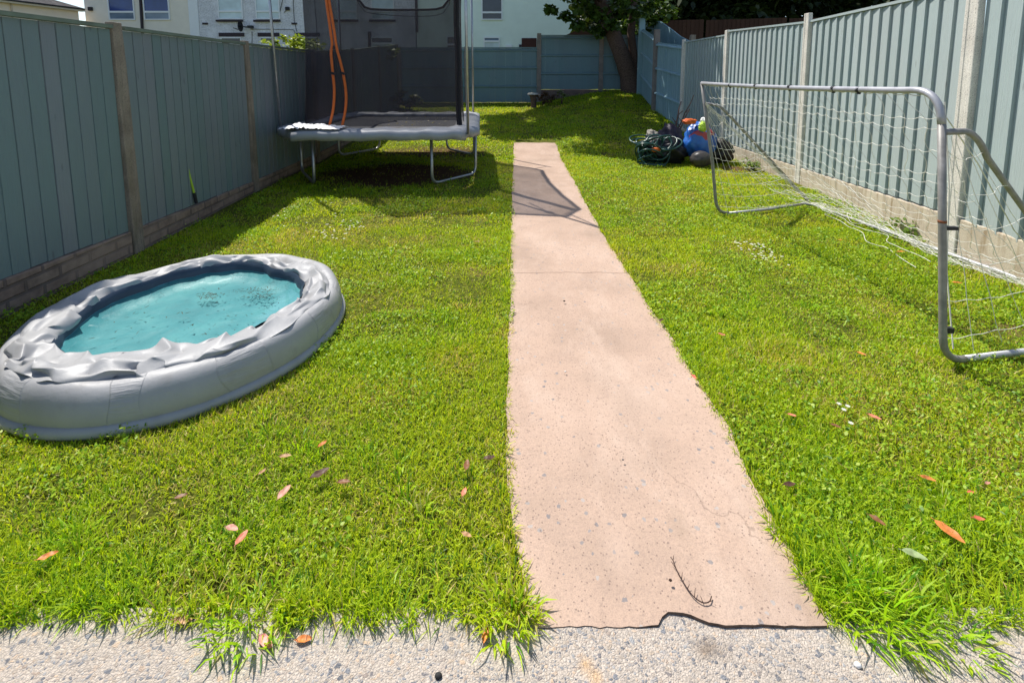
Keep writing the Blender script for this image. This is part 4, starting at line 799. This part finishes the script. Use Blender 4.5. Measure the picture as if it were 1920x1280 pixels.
mb = MB(); mb.tube(topline, .022, 6, closed=True); mb.tube([(x, y, z - .09 - .02 * math.sin(x * 3)) for x, y, z in topline], .006, 5, closed=True); mb.build('top_webbing', MAT['webbing'], TM, True)
mb = MB()
mb.sheet([[(x + a, y + b, z) for x, y, z in rows[30]] for a, b in ((-.055, -.03), (-.01, -.045), (.012, .01), (-.04, .03))], closed_u=True)
mb.build('corner_sleeve', MAT['webbing'], TM, True)
mb = MB(); 
for (a, b) in ((rows[20][-6], (-.535, 5.67, 2.33)), (rows[20][-1], (-.538, 5.67, 3.38)), (rows[56][-1], (-.70, 8.54, 3.12)), (rows[112][-1], (-3.06, 6.16, 3.3)), (rows[88][-1], (-2.95, 8.36, 3.12))): mb.tube([a, b], .010, 5)
mb.box((-.55, 5.70, 2.33), (.05, .05, .12)); mb.build('strap', MAT['webbing'], TM, True)
def mk_orange(): return plain('orange zip tape', (.62, .135, .025), .6, .12, 30)
MAT['orange'] = mk_orange()
def band(pts, wd):
    mb = MB(); rows = []
    for k, p in enumerate(pts):
        rows.append([(p.x - wd / 2, p.y - .004, p.z), (p.x - wd * .25, p.y - .014, p.z), (p.x + wd * .25, p.y - .014, p.z), (p.x + wd / 2, p.y - .004, p.z), (p.x, p.y + .004, p.z)])
    mb.sheet(rows, closed_v=True); return mb
def smooth_pts(P, n=5):
    r = []
    for i in range(len(P) - 1):
        p0 = P[max(0, i - 1)]; p1 = P[i]; p2 = P[i + 1]; p3 = P[min(len(P) - 1, i + 2)]
        for k in range(n):
            t = k / n; r.append(.5 * ((2 * p1) + (p2 - p0) * t + (2 * p0 - 5 * p1 + 4 * p2 - p3) * t * t + (3 * p1 - p0 - 3 * p2 + p3) * t ** 3))
    r.append(P[-1]); return r
YF = 5.95
for pl_ in (((606, -60), (612, 0), (616, 30), (620, 60), (623, 84), (621, 100), (624, 135), (627, 170), (625, 205), (618, 236)), ((610, -60), (617, 0), (622, 30), (627, 60), (631, 88), (638, 115), (644, 140), (649, 175), (648, 205), (642, 236))):
    mb = band(smooth_pts([at(u, v, YF) for u, v in pl_]), .034); o = mb.build('zip_opening', MAT['orange'], TM, True); recalc(o)
mb = MB()
for (u, v) in ((624, 138), (643, 138)): q = at(u, v, YF - .02); mb.box(q, (.045, .02, .03), 0, 0, .3)
q = at(626, 90, YF - .02); mb.box(q, (.018, .012, .05)); mb.build('buckle', MAT['dark'], TM)
# crumpled pale sheet of padding pushed up at the left front corner
CS = MB(); rows = []
for i in range(60):
    r = []
    for j in range(19):
        u = i / 59; v = j / 18; x = -2.74 + .72 * u; y = 5.56 + .36 * v + .03 * noise.noise((u * 5, 1, 1)); lump = sstep(0, .15, u) * (1 - sstep(.55, 1.0, u)); z = ZP + .044 + .012 * math.sin(v * 3.1) + lump * (.05 * abs(noise.noise((u * 6, v * 2.2, 1))) + .03 * abs(noise.noise((u * 15, v * 5, 4)))) + .012 * noise.noise((u * 20, v * 8, 2)); r.append((x, y, z))
    rows.append(r)
CS.sheet(rows); c_ = CS.build('crumpled_sheet', plain('crumpled white sheet', (.72, .72, .73), .5, .08, 6), None, True, loc=(-2.4, 5.85, ZP)); tag(c_, 'crumpled pale sheet lying on the left front edge of the trampoline padding', 'sheet')
parts = []; x = rng.uniform(-1.9, -.95, 60); y = rng.uniform(6.6, 8.2, 60); parts.append(ovals(np.c_[x, y, np.full(60, ZP - .022)], rng.uniform(.02, .05, 60), rng.uniform(.012, .025, 60), rng.uniform(0, 6.28, 60), np.full(60, .1), np.array([.40, .36, .22]) * rng.uniform(.6, 1.3, (60, 1)))); dm = npmesh('dry_leaves', *joinparts(parts), MAT['blade']); tag(dm, 'dry leaf scraps lying on the trampoline mat', 'dry leaves', kind='stuff')

# ------------------------------------------------------------------ football goal
GO = empty('football_goal', (2.0, 3.3, 0), 'small grey tubular football goal with a torn sagging white net on the right lawn', 'football goal')
nb_, fb_ = Vector((2.0, 2.09, .022)), Vector((1.985, 4.52, .022)); nt_ = at(1742, 195, 2.13); nt_ = Vector((1.935, 2.17, 1.27)); ft_ = Vector((1.79, 4.55, 1.275))
RBn, RBf = Vector((3.34, 2.6, .03)), Vector((3.09, 4.85, .03))
mb = MB(); mb.tube([ft_ + Vector((.0, .0, .0))] + [ft_.lerp(nt_, k / 10) + Vector((0, 0, -.012 * math.sin(math.pi * k / 10))) for k in range(1, 10)] + arc(ft_.lerp(nt_, .945), nt_, nt_.lerp(nb_, .12), 8), .0165, 12); mb.build('crossbar', MAT['white_tube'], GO, True)
mb = MB(); mb.tube([nt_.lerp(nb_, .12), nt_.lerp(nb_, .5), nt_.lerp(nb_, .9)] + arc(nt_.lerp(nb_, .91), nb_, nb_ + Vector((.12, .02, 0)), 7), .0160, 12); mb.build('post', MAT['goal_tube'], GO, True)
mb = MB(); mb.tube([ft_, ft_.lerp(fb_, .3) + Vector((.005, 0, 0)), ft_.lerp(fb_, .6) + Vector((.012, 0, 0)), ft_.lerp(fb_, .88)] + arc(ft_.lerp(fb_, .9), fb_, fb_ + Vector((.12, .03, 0)), 7), .0150, 12); mb.build('post', MAT['goal_tube'], GO, True)
mb = MB(); mb.tube([nb_ + Vector((.10, .02, 0)), nb_ + Vector((.8, .14, .0)), RBn + Vector((0, -.3, 0))], .0145, 10); mb.build('side_bar', MAT['white_tube'], GO, True)
mb = MB(); mb.tube([fb_ + Vector((.10, .02, -.005)), fb_ + Vector((.6, .17, .0)), RBf + Vector((-.08, .0, .0))], .014, 10); mb.build('side_bar', MAT['white_tube'], GO, True)
mb = MB(); mb.tube(arc(RBf + Vector((-.1, -.0, 0)), RBf + Vector((.02, .02, 0)), RBf.lerp(RBn, .06)) + [RBf.lerp(RBn, .5), RBn, RBn + Vector((.05, -.5, 0))], .0145, 10); mb.build('rear_bar', MAT['white_tube'], GO, True)
mb = MB(); nA = nt_.lerp(nb_, .16) + Vector((.01, 0, 0)); nA.z = 1.085; B1 = nA + Vector((.17, .05, -.008)); mb.tube([nA, nA + Vector((.10, .02, 0))] + arc(nA + Vector((.12, .03, 0)), B1 + Vector((.03, .0, 0)), B1 + Vector((.14, .05, -.13)), 6) + [Vector((2.75, 2.46, .57)), Vector((3.33, 2.62, .05))], .0145, 10); mb.build('brace', MAT['goal_tube'], GO, True)
mb = MB(); fA = ft_.lerp(fb_, .15); mb.tube([fA, fA + Vector((.10, .03, -.015))] + arc(fA + Vector((.1, .03, -.015)), fA + Vector((.19, .05, -.03)), fA + Vector((.28, .08, -.12)), 5) + [Vector((3.05, 4.84, .07))], .0135, 10); mb.build('brace', MAT['goal_tube'], GO, True)
mb = MB(); q = nt_.lerp(nb_, .475); mb.tube([q + Vector((0, 0, -.006)), q + Vector((0, 0, .006))], .0168, 12); mb.build('rusty_joint', MAT['rust'], GO, True)
mb = MB()
for k in (.22, .38, .55, .72, .8):
    q = ft_.lerp(nt_, k) + Vector((0, 0, -.008)); mb = MB(); mb.tube([q + Vector((0, .012, 0)), q + Vector((0, -.012, 0))], .0172, 10); mb.box(q + Vector((0, 0, -.020)), (.010, .018, .010)); mb.build('clip', MAT['dark'], GO, True)
q = nt_.lerp(nb_, .50); mb = MB(); mb.box(q + Vector((.03, 0, 0)), (.07, .02, .015)); mb.build('clip', MAT['dark'], GO); q = nt_.lerp(nb_, .88); mb = MB(); mb.box(q + Vector((.02, 0, 0)), (.045, .024, .024)); mb.build('clip', MAT['dark'], GO)
NU, NV = 24, 19
def netP(u, v):                                        # u along the crossbar (0 near), v from crossbar to rear bar
    top = nt_.lerp(ft_, .04 + .955 * u) + Vector((.012, 0, -.02)); bot = RBn.lerp(RBf, u) + Vector((0, -.12 * (1 - u), .0)); p = top.lerp(bot, v)
    s_ = math.sin(math.pi * min(1, v ** 1.15)); p.z -= (.24 + .10 * math.sin(u * 7)) * s_ * (1 - .4 * v); p.z = max(p.z, .02 + .02 * abs(noise.noise((u * 20, v * 20, 1)))); p.x -= .10 * s_; p.y += .05 * noise.noise((u * 3, v * 3, 7)) * s_
    n_ = noise.noise((u * 9, v * 9, 2)); return p + Vector((noise.noise((u * 6, v * 7, 5)) * .03, n_ * .03, noise.noise((u * 7, v * 11, 8)) * .022)) * (1 if v > .02 else 0)
def twine(mb, P, r=.0022):
    mb.tube(P, r, 4, caps=False)
mb = MB()
for j in range(NV + 1):
    v = (j + .25 * math.sin(j * 2.1)) / (NV + .3); P_ = []
    for i in range(NU * 4 + 1):
        u = i / (NU * 4); p = netP(u, v); p.z -= .012 * abs(math.sin(math.pi * u * NU)) - .004; p.z = max(p.z, .015); P_.append(p)
    twine(mb, P_, .0017 if j else .0024)
for i in range(NU + 1):
    u = i / NU; P_ = [netP(min(1, max(0, u + .012 * math.sin(j * 1.3 + i))), j / (NV * 2)) for j in range(NV * 2 + 1)]; twine(mb, smooth_pts(P_, 2), .0014)
# side nets
for (top, post_b, brace_top, rear, r_, nn_) in ((nt_, nb_, B1, RBn, .0014, 6), (ft_, fb_, fA, RBf, .0019, 9)):
    for j in range(nn_):
        t = (j + .5) / nn_; a = top.lerp(post_b, .12 + .86 * t); q = brace_top.lerp(rear, t) ; P_ = []
        for k in range(13): f = k / 12; p = a.lerp(q, f); p.z -= .05 * math.sin(math.pi * f) + .012 * abs(math.sin(f * 20)); p.z = max(p.z, .02); p.y += .03 * noise.noise((f * 5, j, 2)); P_.append(p)
        twine(mb, smooth_pts(P_, 2), r_)
    for i in range(1, nn_):
        f = i / nn_; P_ = []
        for j in range(9): t = j / 8; a = top.lerp(post_b, .12 + .86 * t); q = brace_top.lerp(rear, t); p = a.lerp(q, f); p.z = max(.02, p.z - .05 * math.sin(math.pi * f)); p.y += .02 * noise.noise((f * 8, t * 5, 4)); P_.append(p)
        twine(mb, P_, r_)
# loose cords hanging by the near post and gathered along the far brace
twine(mb, [nt_ + Vector((.02, 0, -.05)), nt_ + Vector((.10, .02, -.45)), nt_ + Vector((.13, .02, -.85)), nb_ + Vector((.06, .02, .05))], .003)
twine(mb, [nt_ + Vector((.02, .02, -.08)), nt_ + Vector((.45, .25, -.38)), Vector((2.75, 2.55, .5)), Vector((3.3, 2.7, .05))], .003)
for k in range(7):
    P_ = [fA.lerp(Vector((3.05, 4.84, .07)), i / 14) + Vector((noise.noise((i * .8, k, 1)) * .05, -.03 - .03 * noise.noise((i * .7, k, 3)), .015 * math.sin(i + k))) for i in range(15)]; twine(mb, smooth_pts(P_, 4), .0028)
    P_ = [Vector((3.05, 4.8, .06)).lerp(Vector((2.75 + .2 * k, 3.1 + .15 * k, .03)), i / 14) + Vector((noise.noise((i * .6, k, 5)) * .12, noise.noise((i * .6, k, 6)) * .1, .04 * abs(noise.noise((i * .7, k, 7))))) for i in range(15)]; twine(mb, smooth_pts(P_, 4), .0022)
mb.build('net', MAT['string'], GO, True)

# ------------------------------------------------------------------ garden clutter by the right fence
def blob(name, c, size, mat, label, cat, group=None, amp=.16, fr=3.0, seed=0, parent=None, sub=4):
    import bmesh
    bm = bmesh.new(); bmesh.ops.create_icosphere(bm, subdivisions=sub, radius=1.0)
    for v in bm.verts:
        d = v.co.copy(); k = 1 + amp * (1.2 * noise.noise(d * fr + Vector((seed, 0, 0))) + .8 * (abs(noise.noise(d * fr * 2.1 + Vector((0, seed, 0)))) - .25) + .35 * noise.noise(d * fr * 5 + Vector((seed, 2, 0)))); v.co = Vector((d.x * k * size[0], d.y * k * size[1], max(-.92, d.z * k) * size[2]))
    me = bpy.data.meshes.new(name); bm.to_mesh(me); bm.free(); me.polygons.foreach_set('use_smooth', [True] * len(me.polygons)); me.materials.append(mat); o = bpy.data.objects.new(name, me); COL.objects.link(o); o.location = c; ORG[o.name] = tuple(c)
    return tag(o, label, cat, group)
def mk_bag():
    m = M('blue printed plastic bag', .3, .5); v = m.n('ShaderNodeTexVoronoi', Scale=5.5); m.l(m.pos((1, 1, 1.3)), v.inputs['Vector']); s_ = m.n('ShaderNodeSeparateColor'); m.l(v.outputs['Color'], s_.inputs[0])
    k = m.ramp(m.noise(6, detail=4), [(.3, (.012, .075, .33)), (.7, (.035, .17, .55))]); k = m.mix(m.math('GREATER_THAN', s_.outputs[0], .90), k, (.40, .05, .06)); k = m.mix(m.math('GREATER_THAN', s_.outputs[1], .94), k, (.4, .5, .66)); m.col(k); m.bump(m.noise(22, detail=5), .5, .02); return m.m
blob('plastic_bag', (2.93, 7.42, .32), (.235, .20, .31), mk_bag(), 'stuffed blue plastic bag with red and pale print in the heap by the right fence', 'bag', amp=.2, fr=2.4, seed=3)
blob('rubble_sack', (2.40, 7.55, .18), (.40, .30, .22), plain('black rubble sack', (.018, .018, .022), .4, .3, 20), 'black sack buried under the green hose in the heap', 'sack', amp=.25, seed=6)
blob('rubble_sack', (2.64, 7.95, .26), (.20, .2, .30), plain('dark purple brown sack', (.035, .026, .04), .5, .3, 20), 'dark purple sack standing behind the hose and blue bag', 'sack', amp=.22, seed=9)
blob('rubble_sack', (3.27, 7.50, .17), (.21, .2, .20), plain('black brown sack', (.022, .018, .016), .45, .3, 20), 'dark brown sack against the right fence beside the blue bag', 'sack', amp=.2, seed=12)
blob('ball', (2.83, 7.10, .115), (.155, .135, .125), plain('scuffed dark grey ball', (.055, .05, .048), .4, .3, 14), 'deflated dark grey ball on the grass in front of the blue bag', 'ball', amp=.07, fr=1.6, seed=15)
blob('cloth', (2.73, 7.36, .655), (.10, .07, .045), plain('orange cloth', (.60, .12, .025), .6, .3, 18), 'crumpled orange cloth on top of the blue bag', 'cloth', amp=.3, seed=18)
blob('cloth', (2.885, 7.22, .585), (.055, .06, .075), plain('lime fabric', (.42, .60, .06), .6, .25, 18), 'lime green fabric draped over the front of the blue bag', 'cloth', amp=.3, seed=21)
blob('cloth', (2.93, 7.28, .675), (.06, .06, .05), plain('white fabric', (.7, .7, .66), .6, .1, 18), 'small white cloth tucked on top of the blue bag', 'cloth', amp=.3, seed=24)
blob('bag', (2.28, 7.78, .36), (.10, .1, .12), plain('grey fabric', (.26, .24, .2), .7, .3, 18), 'small grey bundle behind the hose', 'bag', amp=.3, seed=27)
HS = MB(); hp = []
for i in range(640):
    t = i / 640; a = i * .31; r = .15 + .07 * math.sin(i * .071) + .03 * math.sin(i * .37); cx = 2.48 - .40 * (.5 + .5 * math.sin(t * 9.0)) ; cz = .07 + .27 * abs(math.sin(t * 11.3)); tl = .9 * math.sin(t * 5.1)
    hp.append(Vector((cx + r * math.cos(a), 7.42 + .14 * math.sin(t * 13) + r * math.sin(a) * .75, max(.02, cz + r * math.sin(a) * tl * .8 + .06 * math.sin(a + t * 20)))))
hp += [Vector((2.15, 7.2, .18)), Vector((1.98, 7.15, .14)), Vector((1.9, 7.2, .05)), Vector((2.05, 7.12, .03)), Vector((2.3, 7.05, .025))]
HS.tube(smooth_pts(hp, 2), .0125, 6); h_ = HS.build('garden_hose', plain('dark green hose', (.012, .055, .045), .3, .25, 10, .5), None, True, loc=(2.35, 7.4, 0)); tag(h_, 'tangled dark green garden hose piled on the grass by the right fence', 'garden hose')
mb = MB(); q = Vector((2.12, 7.2, .24)); mb.tube([q, q + Vector((.02, 0, 0)), q + Vector((.10, .02, 0)), q + Vector((.13, .02, .0))], [.02, .034, .034, .02], 10); o = mb.build('hose_fitting', MAT['orange'], None, True, loc=tuple(q)); tag(o, 'orange hose fitting lying on the green hose', 'hose fitting')
for (u0, v0, u1, v1, r, lb) in ((1252, 248, 1302, 178, .016, 'long bare branch leaning on the right fence above the heap'), (1262, 240, 1276, 190, .022, 'thick dark branch standing upright behind the hose'), (1262, 244, 1292, 205, .018, 'short forked branch between the two taller branches')):
    a = at(u0, v0, 8.0); b = at(u1, v1, 8.4); a.z = max(a.z - .3, .1); mb = MB(); P_ = [a.lerp(b, k / 6) + Vector((noise.noise((k * .9, u0, 1)) * .03, 0, noise.noise((k * .9, u1, 3)) * .02)) for k in range(7)]; mb.tube(P_, [r * (1 - .1 * k) for k in range(7)], 6); mb.tube([P_[4], P_[4] + Vector((.09, .02, .07))], [r * .5, r * .25], 5); mb.tube([P_[3], P_[3] + Vector((-.07, .02, .10))], [r * .5, r * .25], 5)
    o = mb.build('branch', BARK, None, True, loc=tuple(a)); tag(o, lb, 'branch', 'branches leaning in the heap')
# stake by the left fence
mb = MB(); a = Vector((-2.935, 4.36, .17)); mb.tube([a, a + Vector((-.008, -.01, .10))], [.014, .013], 8); SKE = empty('garden_stake', tuple(a), 'thin lime green stake with a black foot standing against the left fence', 'stake'); mb.build('foot', MAT['dark'], SKE)
mb = MB(); mb.tube([a + Vector((-.008, -.01, .10)), a + Vector((-.02, -.03, .25)), a + Vector((-.03, -.04, .40))], [.010, .008, .003], 8); mb.build('shaft', plain('lime plastic', (.42, .60, .05), .4, .15), SKE)

# ------------------------------------------------------------------ fallen leaves, twig, stones
def leafmat(c): return plain('fallen leaf', c, .5, .5, 45)
LC = {'orange': (.58, .19, .045), 'coral': (.60, .19, .11), 'pale pink': (.52, .25, .18), 'brown': (.20, .085, .035), 'red': (.55, .12, .07), 'tan': (.36, .20, .09), 'dark brown': (.075, .035, .02), 'pink': (.72, .24, .20), 'pale green': (.27, .34, .15)}
LM = {k: leafmat(v) for k, v in LC.items()}
LV = [(90, 1042, 'orange', 35, .034, 'orange leaf alone at the far left of the lawn'), (435, 990, 'pale pink', -10, .034, 'pale pink leaf touching a coral leaf on the left lawn'), (453, 1008, 'coral', 75, .036, 'coral leaf pointing up beside the pale pink leaf on the left lawn'), (533, 922, 'pale pink', 75, .042, 'long pale pink upright leaf on the left lawn'), (535, 855, 'tan', 5, .032, 'tan leaf below the pool on the left lawn'), (605, 832, 'orange', 60, .028, 'small orange leaf right of the pool rim'), (492, 884, 'tan', 70, .022, 'tiny tan leaf between the pool and the pale pink leaf'), (340, 930, 'brown', 20, .03, 'brown leaf half hidden in grass below the pool'), (600, 888, 'dark brown', 40, .05, 'long dark brown curled leaf on the left lawn'), (645, 903, 'brown', 0, .035, 'brown leaf right of the long dark curled leaf'), (875, 872, 'brown', 85, .035, 'brown upright leaf near the left edge of the path'), (870, 922, 'coral', 70, .026, 'small coral leaf near the left edge of the path'), (918, 858, 'dark brown', 15, .035, 'dark leaf closest to the left edge of the path'), (875, 1002, 'tan', -20, .026, 'tan leaf on the left lawn close to the path'), (498, 1203, 'pink', -25, .036, 'bright pink leaf lying on the concrete at the front'), (570, 1198, 'orange', 10, .030, 'orange leaf on the concrete beside the pink leaf'), (343, 1163, 'tan', 5, .038, 'curled tan leaf on the front edge of the left lawn'), (910, 1188, 'orange', 80, .030, 'orange leaf standing in the grass at the left front corner of the path'), (1480, 908, 'dark brown', 10, .034, 'dark brown leaf near the right edge of the path'), (1740, 897, 'orange', -25, .032, 'orange leaf right of the dark brown leaf on the right lawn'), (1780, 998, 'orange', -65, .058, 'largest orange leaf at the right front of the lawn'), (1835, 972, 'red', -10, .028, 'red leaf right of the largest orange leaf'), (1820, 922, 'red', 10, .018, 'tiny red leaf above the largest orange leaf'), (1852, 905, 'pale pink', 20, .018, 'tiny pale pink leaf at the right edge of the lawn'), (1645, 975, 'brown', -50, .034, 'narrow brown leaf left of the largest orange leaf'), (1640, 782, 'coral', -50, .034, 'coral leaf below the goal post on the right lawn'), (1485, 778, 'coral', -20, .024, 'coral leaf midway between path and goal'), (1567, 798, 'brown', -40, .026, 'thin brown leaf left of the coral leaf below the goal'), (1615, 663, 'orange', -50, .030, 'orange leaf left of the near goal post'), (1353, 627, 'coral', -30, .028, 'coral leaf on the right lawn close to the path edge'), (1301, 706, 'red', -70, .026, 'red leaf on the right edge of the path'), (1240, 600, 'dark brown', 40, .028, 'dark leaf on the path edge beyond the red leaf'), (1690, 472, 'orange', 0, .05, 'orange leaf under the goal net'), (1795, 530, 'orange', -10, .045, 'orange leaf by the rear bar of the goal'), (895, 453, 'tan', 10, .035, 'tan leaf on the far left lawn near the path'), (1715, 1040, 'pale green', -30, .046, 'pale green leaf left of the largest orange leaf'), (1575, 450, 'orange', 15, .035, 'small orange leaf under the middle of the goal')]
for (u, v, c, ang, hl, lb) in LV:
    on_c = v > 1180 or (edgeL(gpt(u, v).y) + .02 < gpt(u, v).x < edgeR(gpt(u, v).y) - .01 and v < 1170); hl *= .62; z = (-.004 if v > 1180 else .022) if on_c else (.028 if v < 1150 else .0)
    p = gpt(u, v, z); mb = MB(); rows = []; R3 = random.Random(u * 7 + v); cu = R3.uniform(.1, .5); an = math.radians(ang + R3.uniform(-6, 6))
    if abs(math.sin(an)) > .5: hl *= 1.05
    for i in range(13):
        t = -1 + 2 * i / 12; wdt = hl * .40 * (1 - abs(t) ** 2.2) ** .8 * (1 - .18 * t) + .0006; r = []
        for j in range(5):
            s_ = -1 + 2 * j / 4; lx, ly, lz = t * hl, s_ * wdt, cu * hl * .28 * t * t + abs(s_) * wdt * .35 + .004 * noise.noise((t * 2, s_ * 2, u)); r.append((p.x + lx * math.cos(an) - ly * math.sin(an), p.y + lx * math.sin(an) * 1.0 + ly * math.cos(an), z + lz))
        rows.append(r)
    mb.sheet(rows); mb.tube([(p.x - hl * math.cos(an), p.y - hl * math.sin(an), z + cu * hl * .28), (p.x - 1.25 * hl * math.cos(an), p.y - 1.25 * hl * math.sin(an), z + cu * hl * .3)], [.0012, .0008], 5)
    o = mb.build('fallen_leaf', LM[c], None, True, loc=tuple(p)); tag(o, lb, 'leaf', 'fallen leaves')
tw = [gpt(u, v, .005) for u, v in ((1262, 1050), (1268, 1066), (1278, 1085), (1289, 1103), (1302, 1119), (1318, 1129), (1330, 1127), (1334, 1117))]
mb = MB(); mb.tube(smooth_pts(tw, 4), .0014, 6)
for k, (du, dv) in ((1, (-8, -14)), (2, (6, -12)), (2, (-7, -8)), (3, (7, -6)), (4, (8, -16)), (5, (-2, -10)), (0, (-6, -4)), (0, (4, -8)), (6, (8, 2))):
    b = tw[k]; mb.tube([b, b + Vector((du, -dv, 0)) * .0011 + Vector((0, 0, .006))], [.0011, .0006], 5)
o = mb.build('twig', plain('dry twig', (.05, .025, .02), .7, .2), None, True, loc=tuple(tw[3])); tag(o, 'thin curved dry twig lying on the front of the pink path', 'twig')
for (u, v, r, c, lb) in ((1060, 697, .006, (.75, .7, .65), 'white pebble on the middle of the path'), (1058, 565, .009, (.06, .04, .03), 'dark crumb of soil on the far part of the path'), (1257, 1088, .006, (.05, .025, .015), 'dark seed on the path beside the twig'), (1608, 1248, .011, (.75, .73, .7), 'white stone on the concrete below the large grass tuft'), (822, 1268, .011, (.03, .03, .03), 'black stone at the front edge of the concrete'), (1168, 862, .005, (.1, .1, .1), 'tiny grey stone left of the middle of the path')):
    z = -.01 if v > 1180 else .012; p = gpt(u, v, z); r *= .6; o = blob('pebble', (p.x, p.y, z + r * .5), (r * 1.3, r, r * .8), plain('small stone', c, .8, .2, 50), lb, 'stone', 'small stones', amp=.2, sub=2)
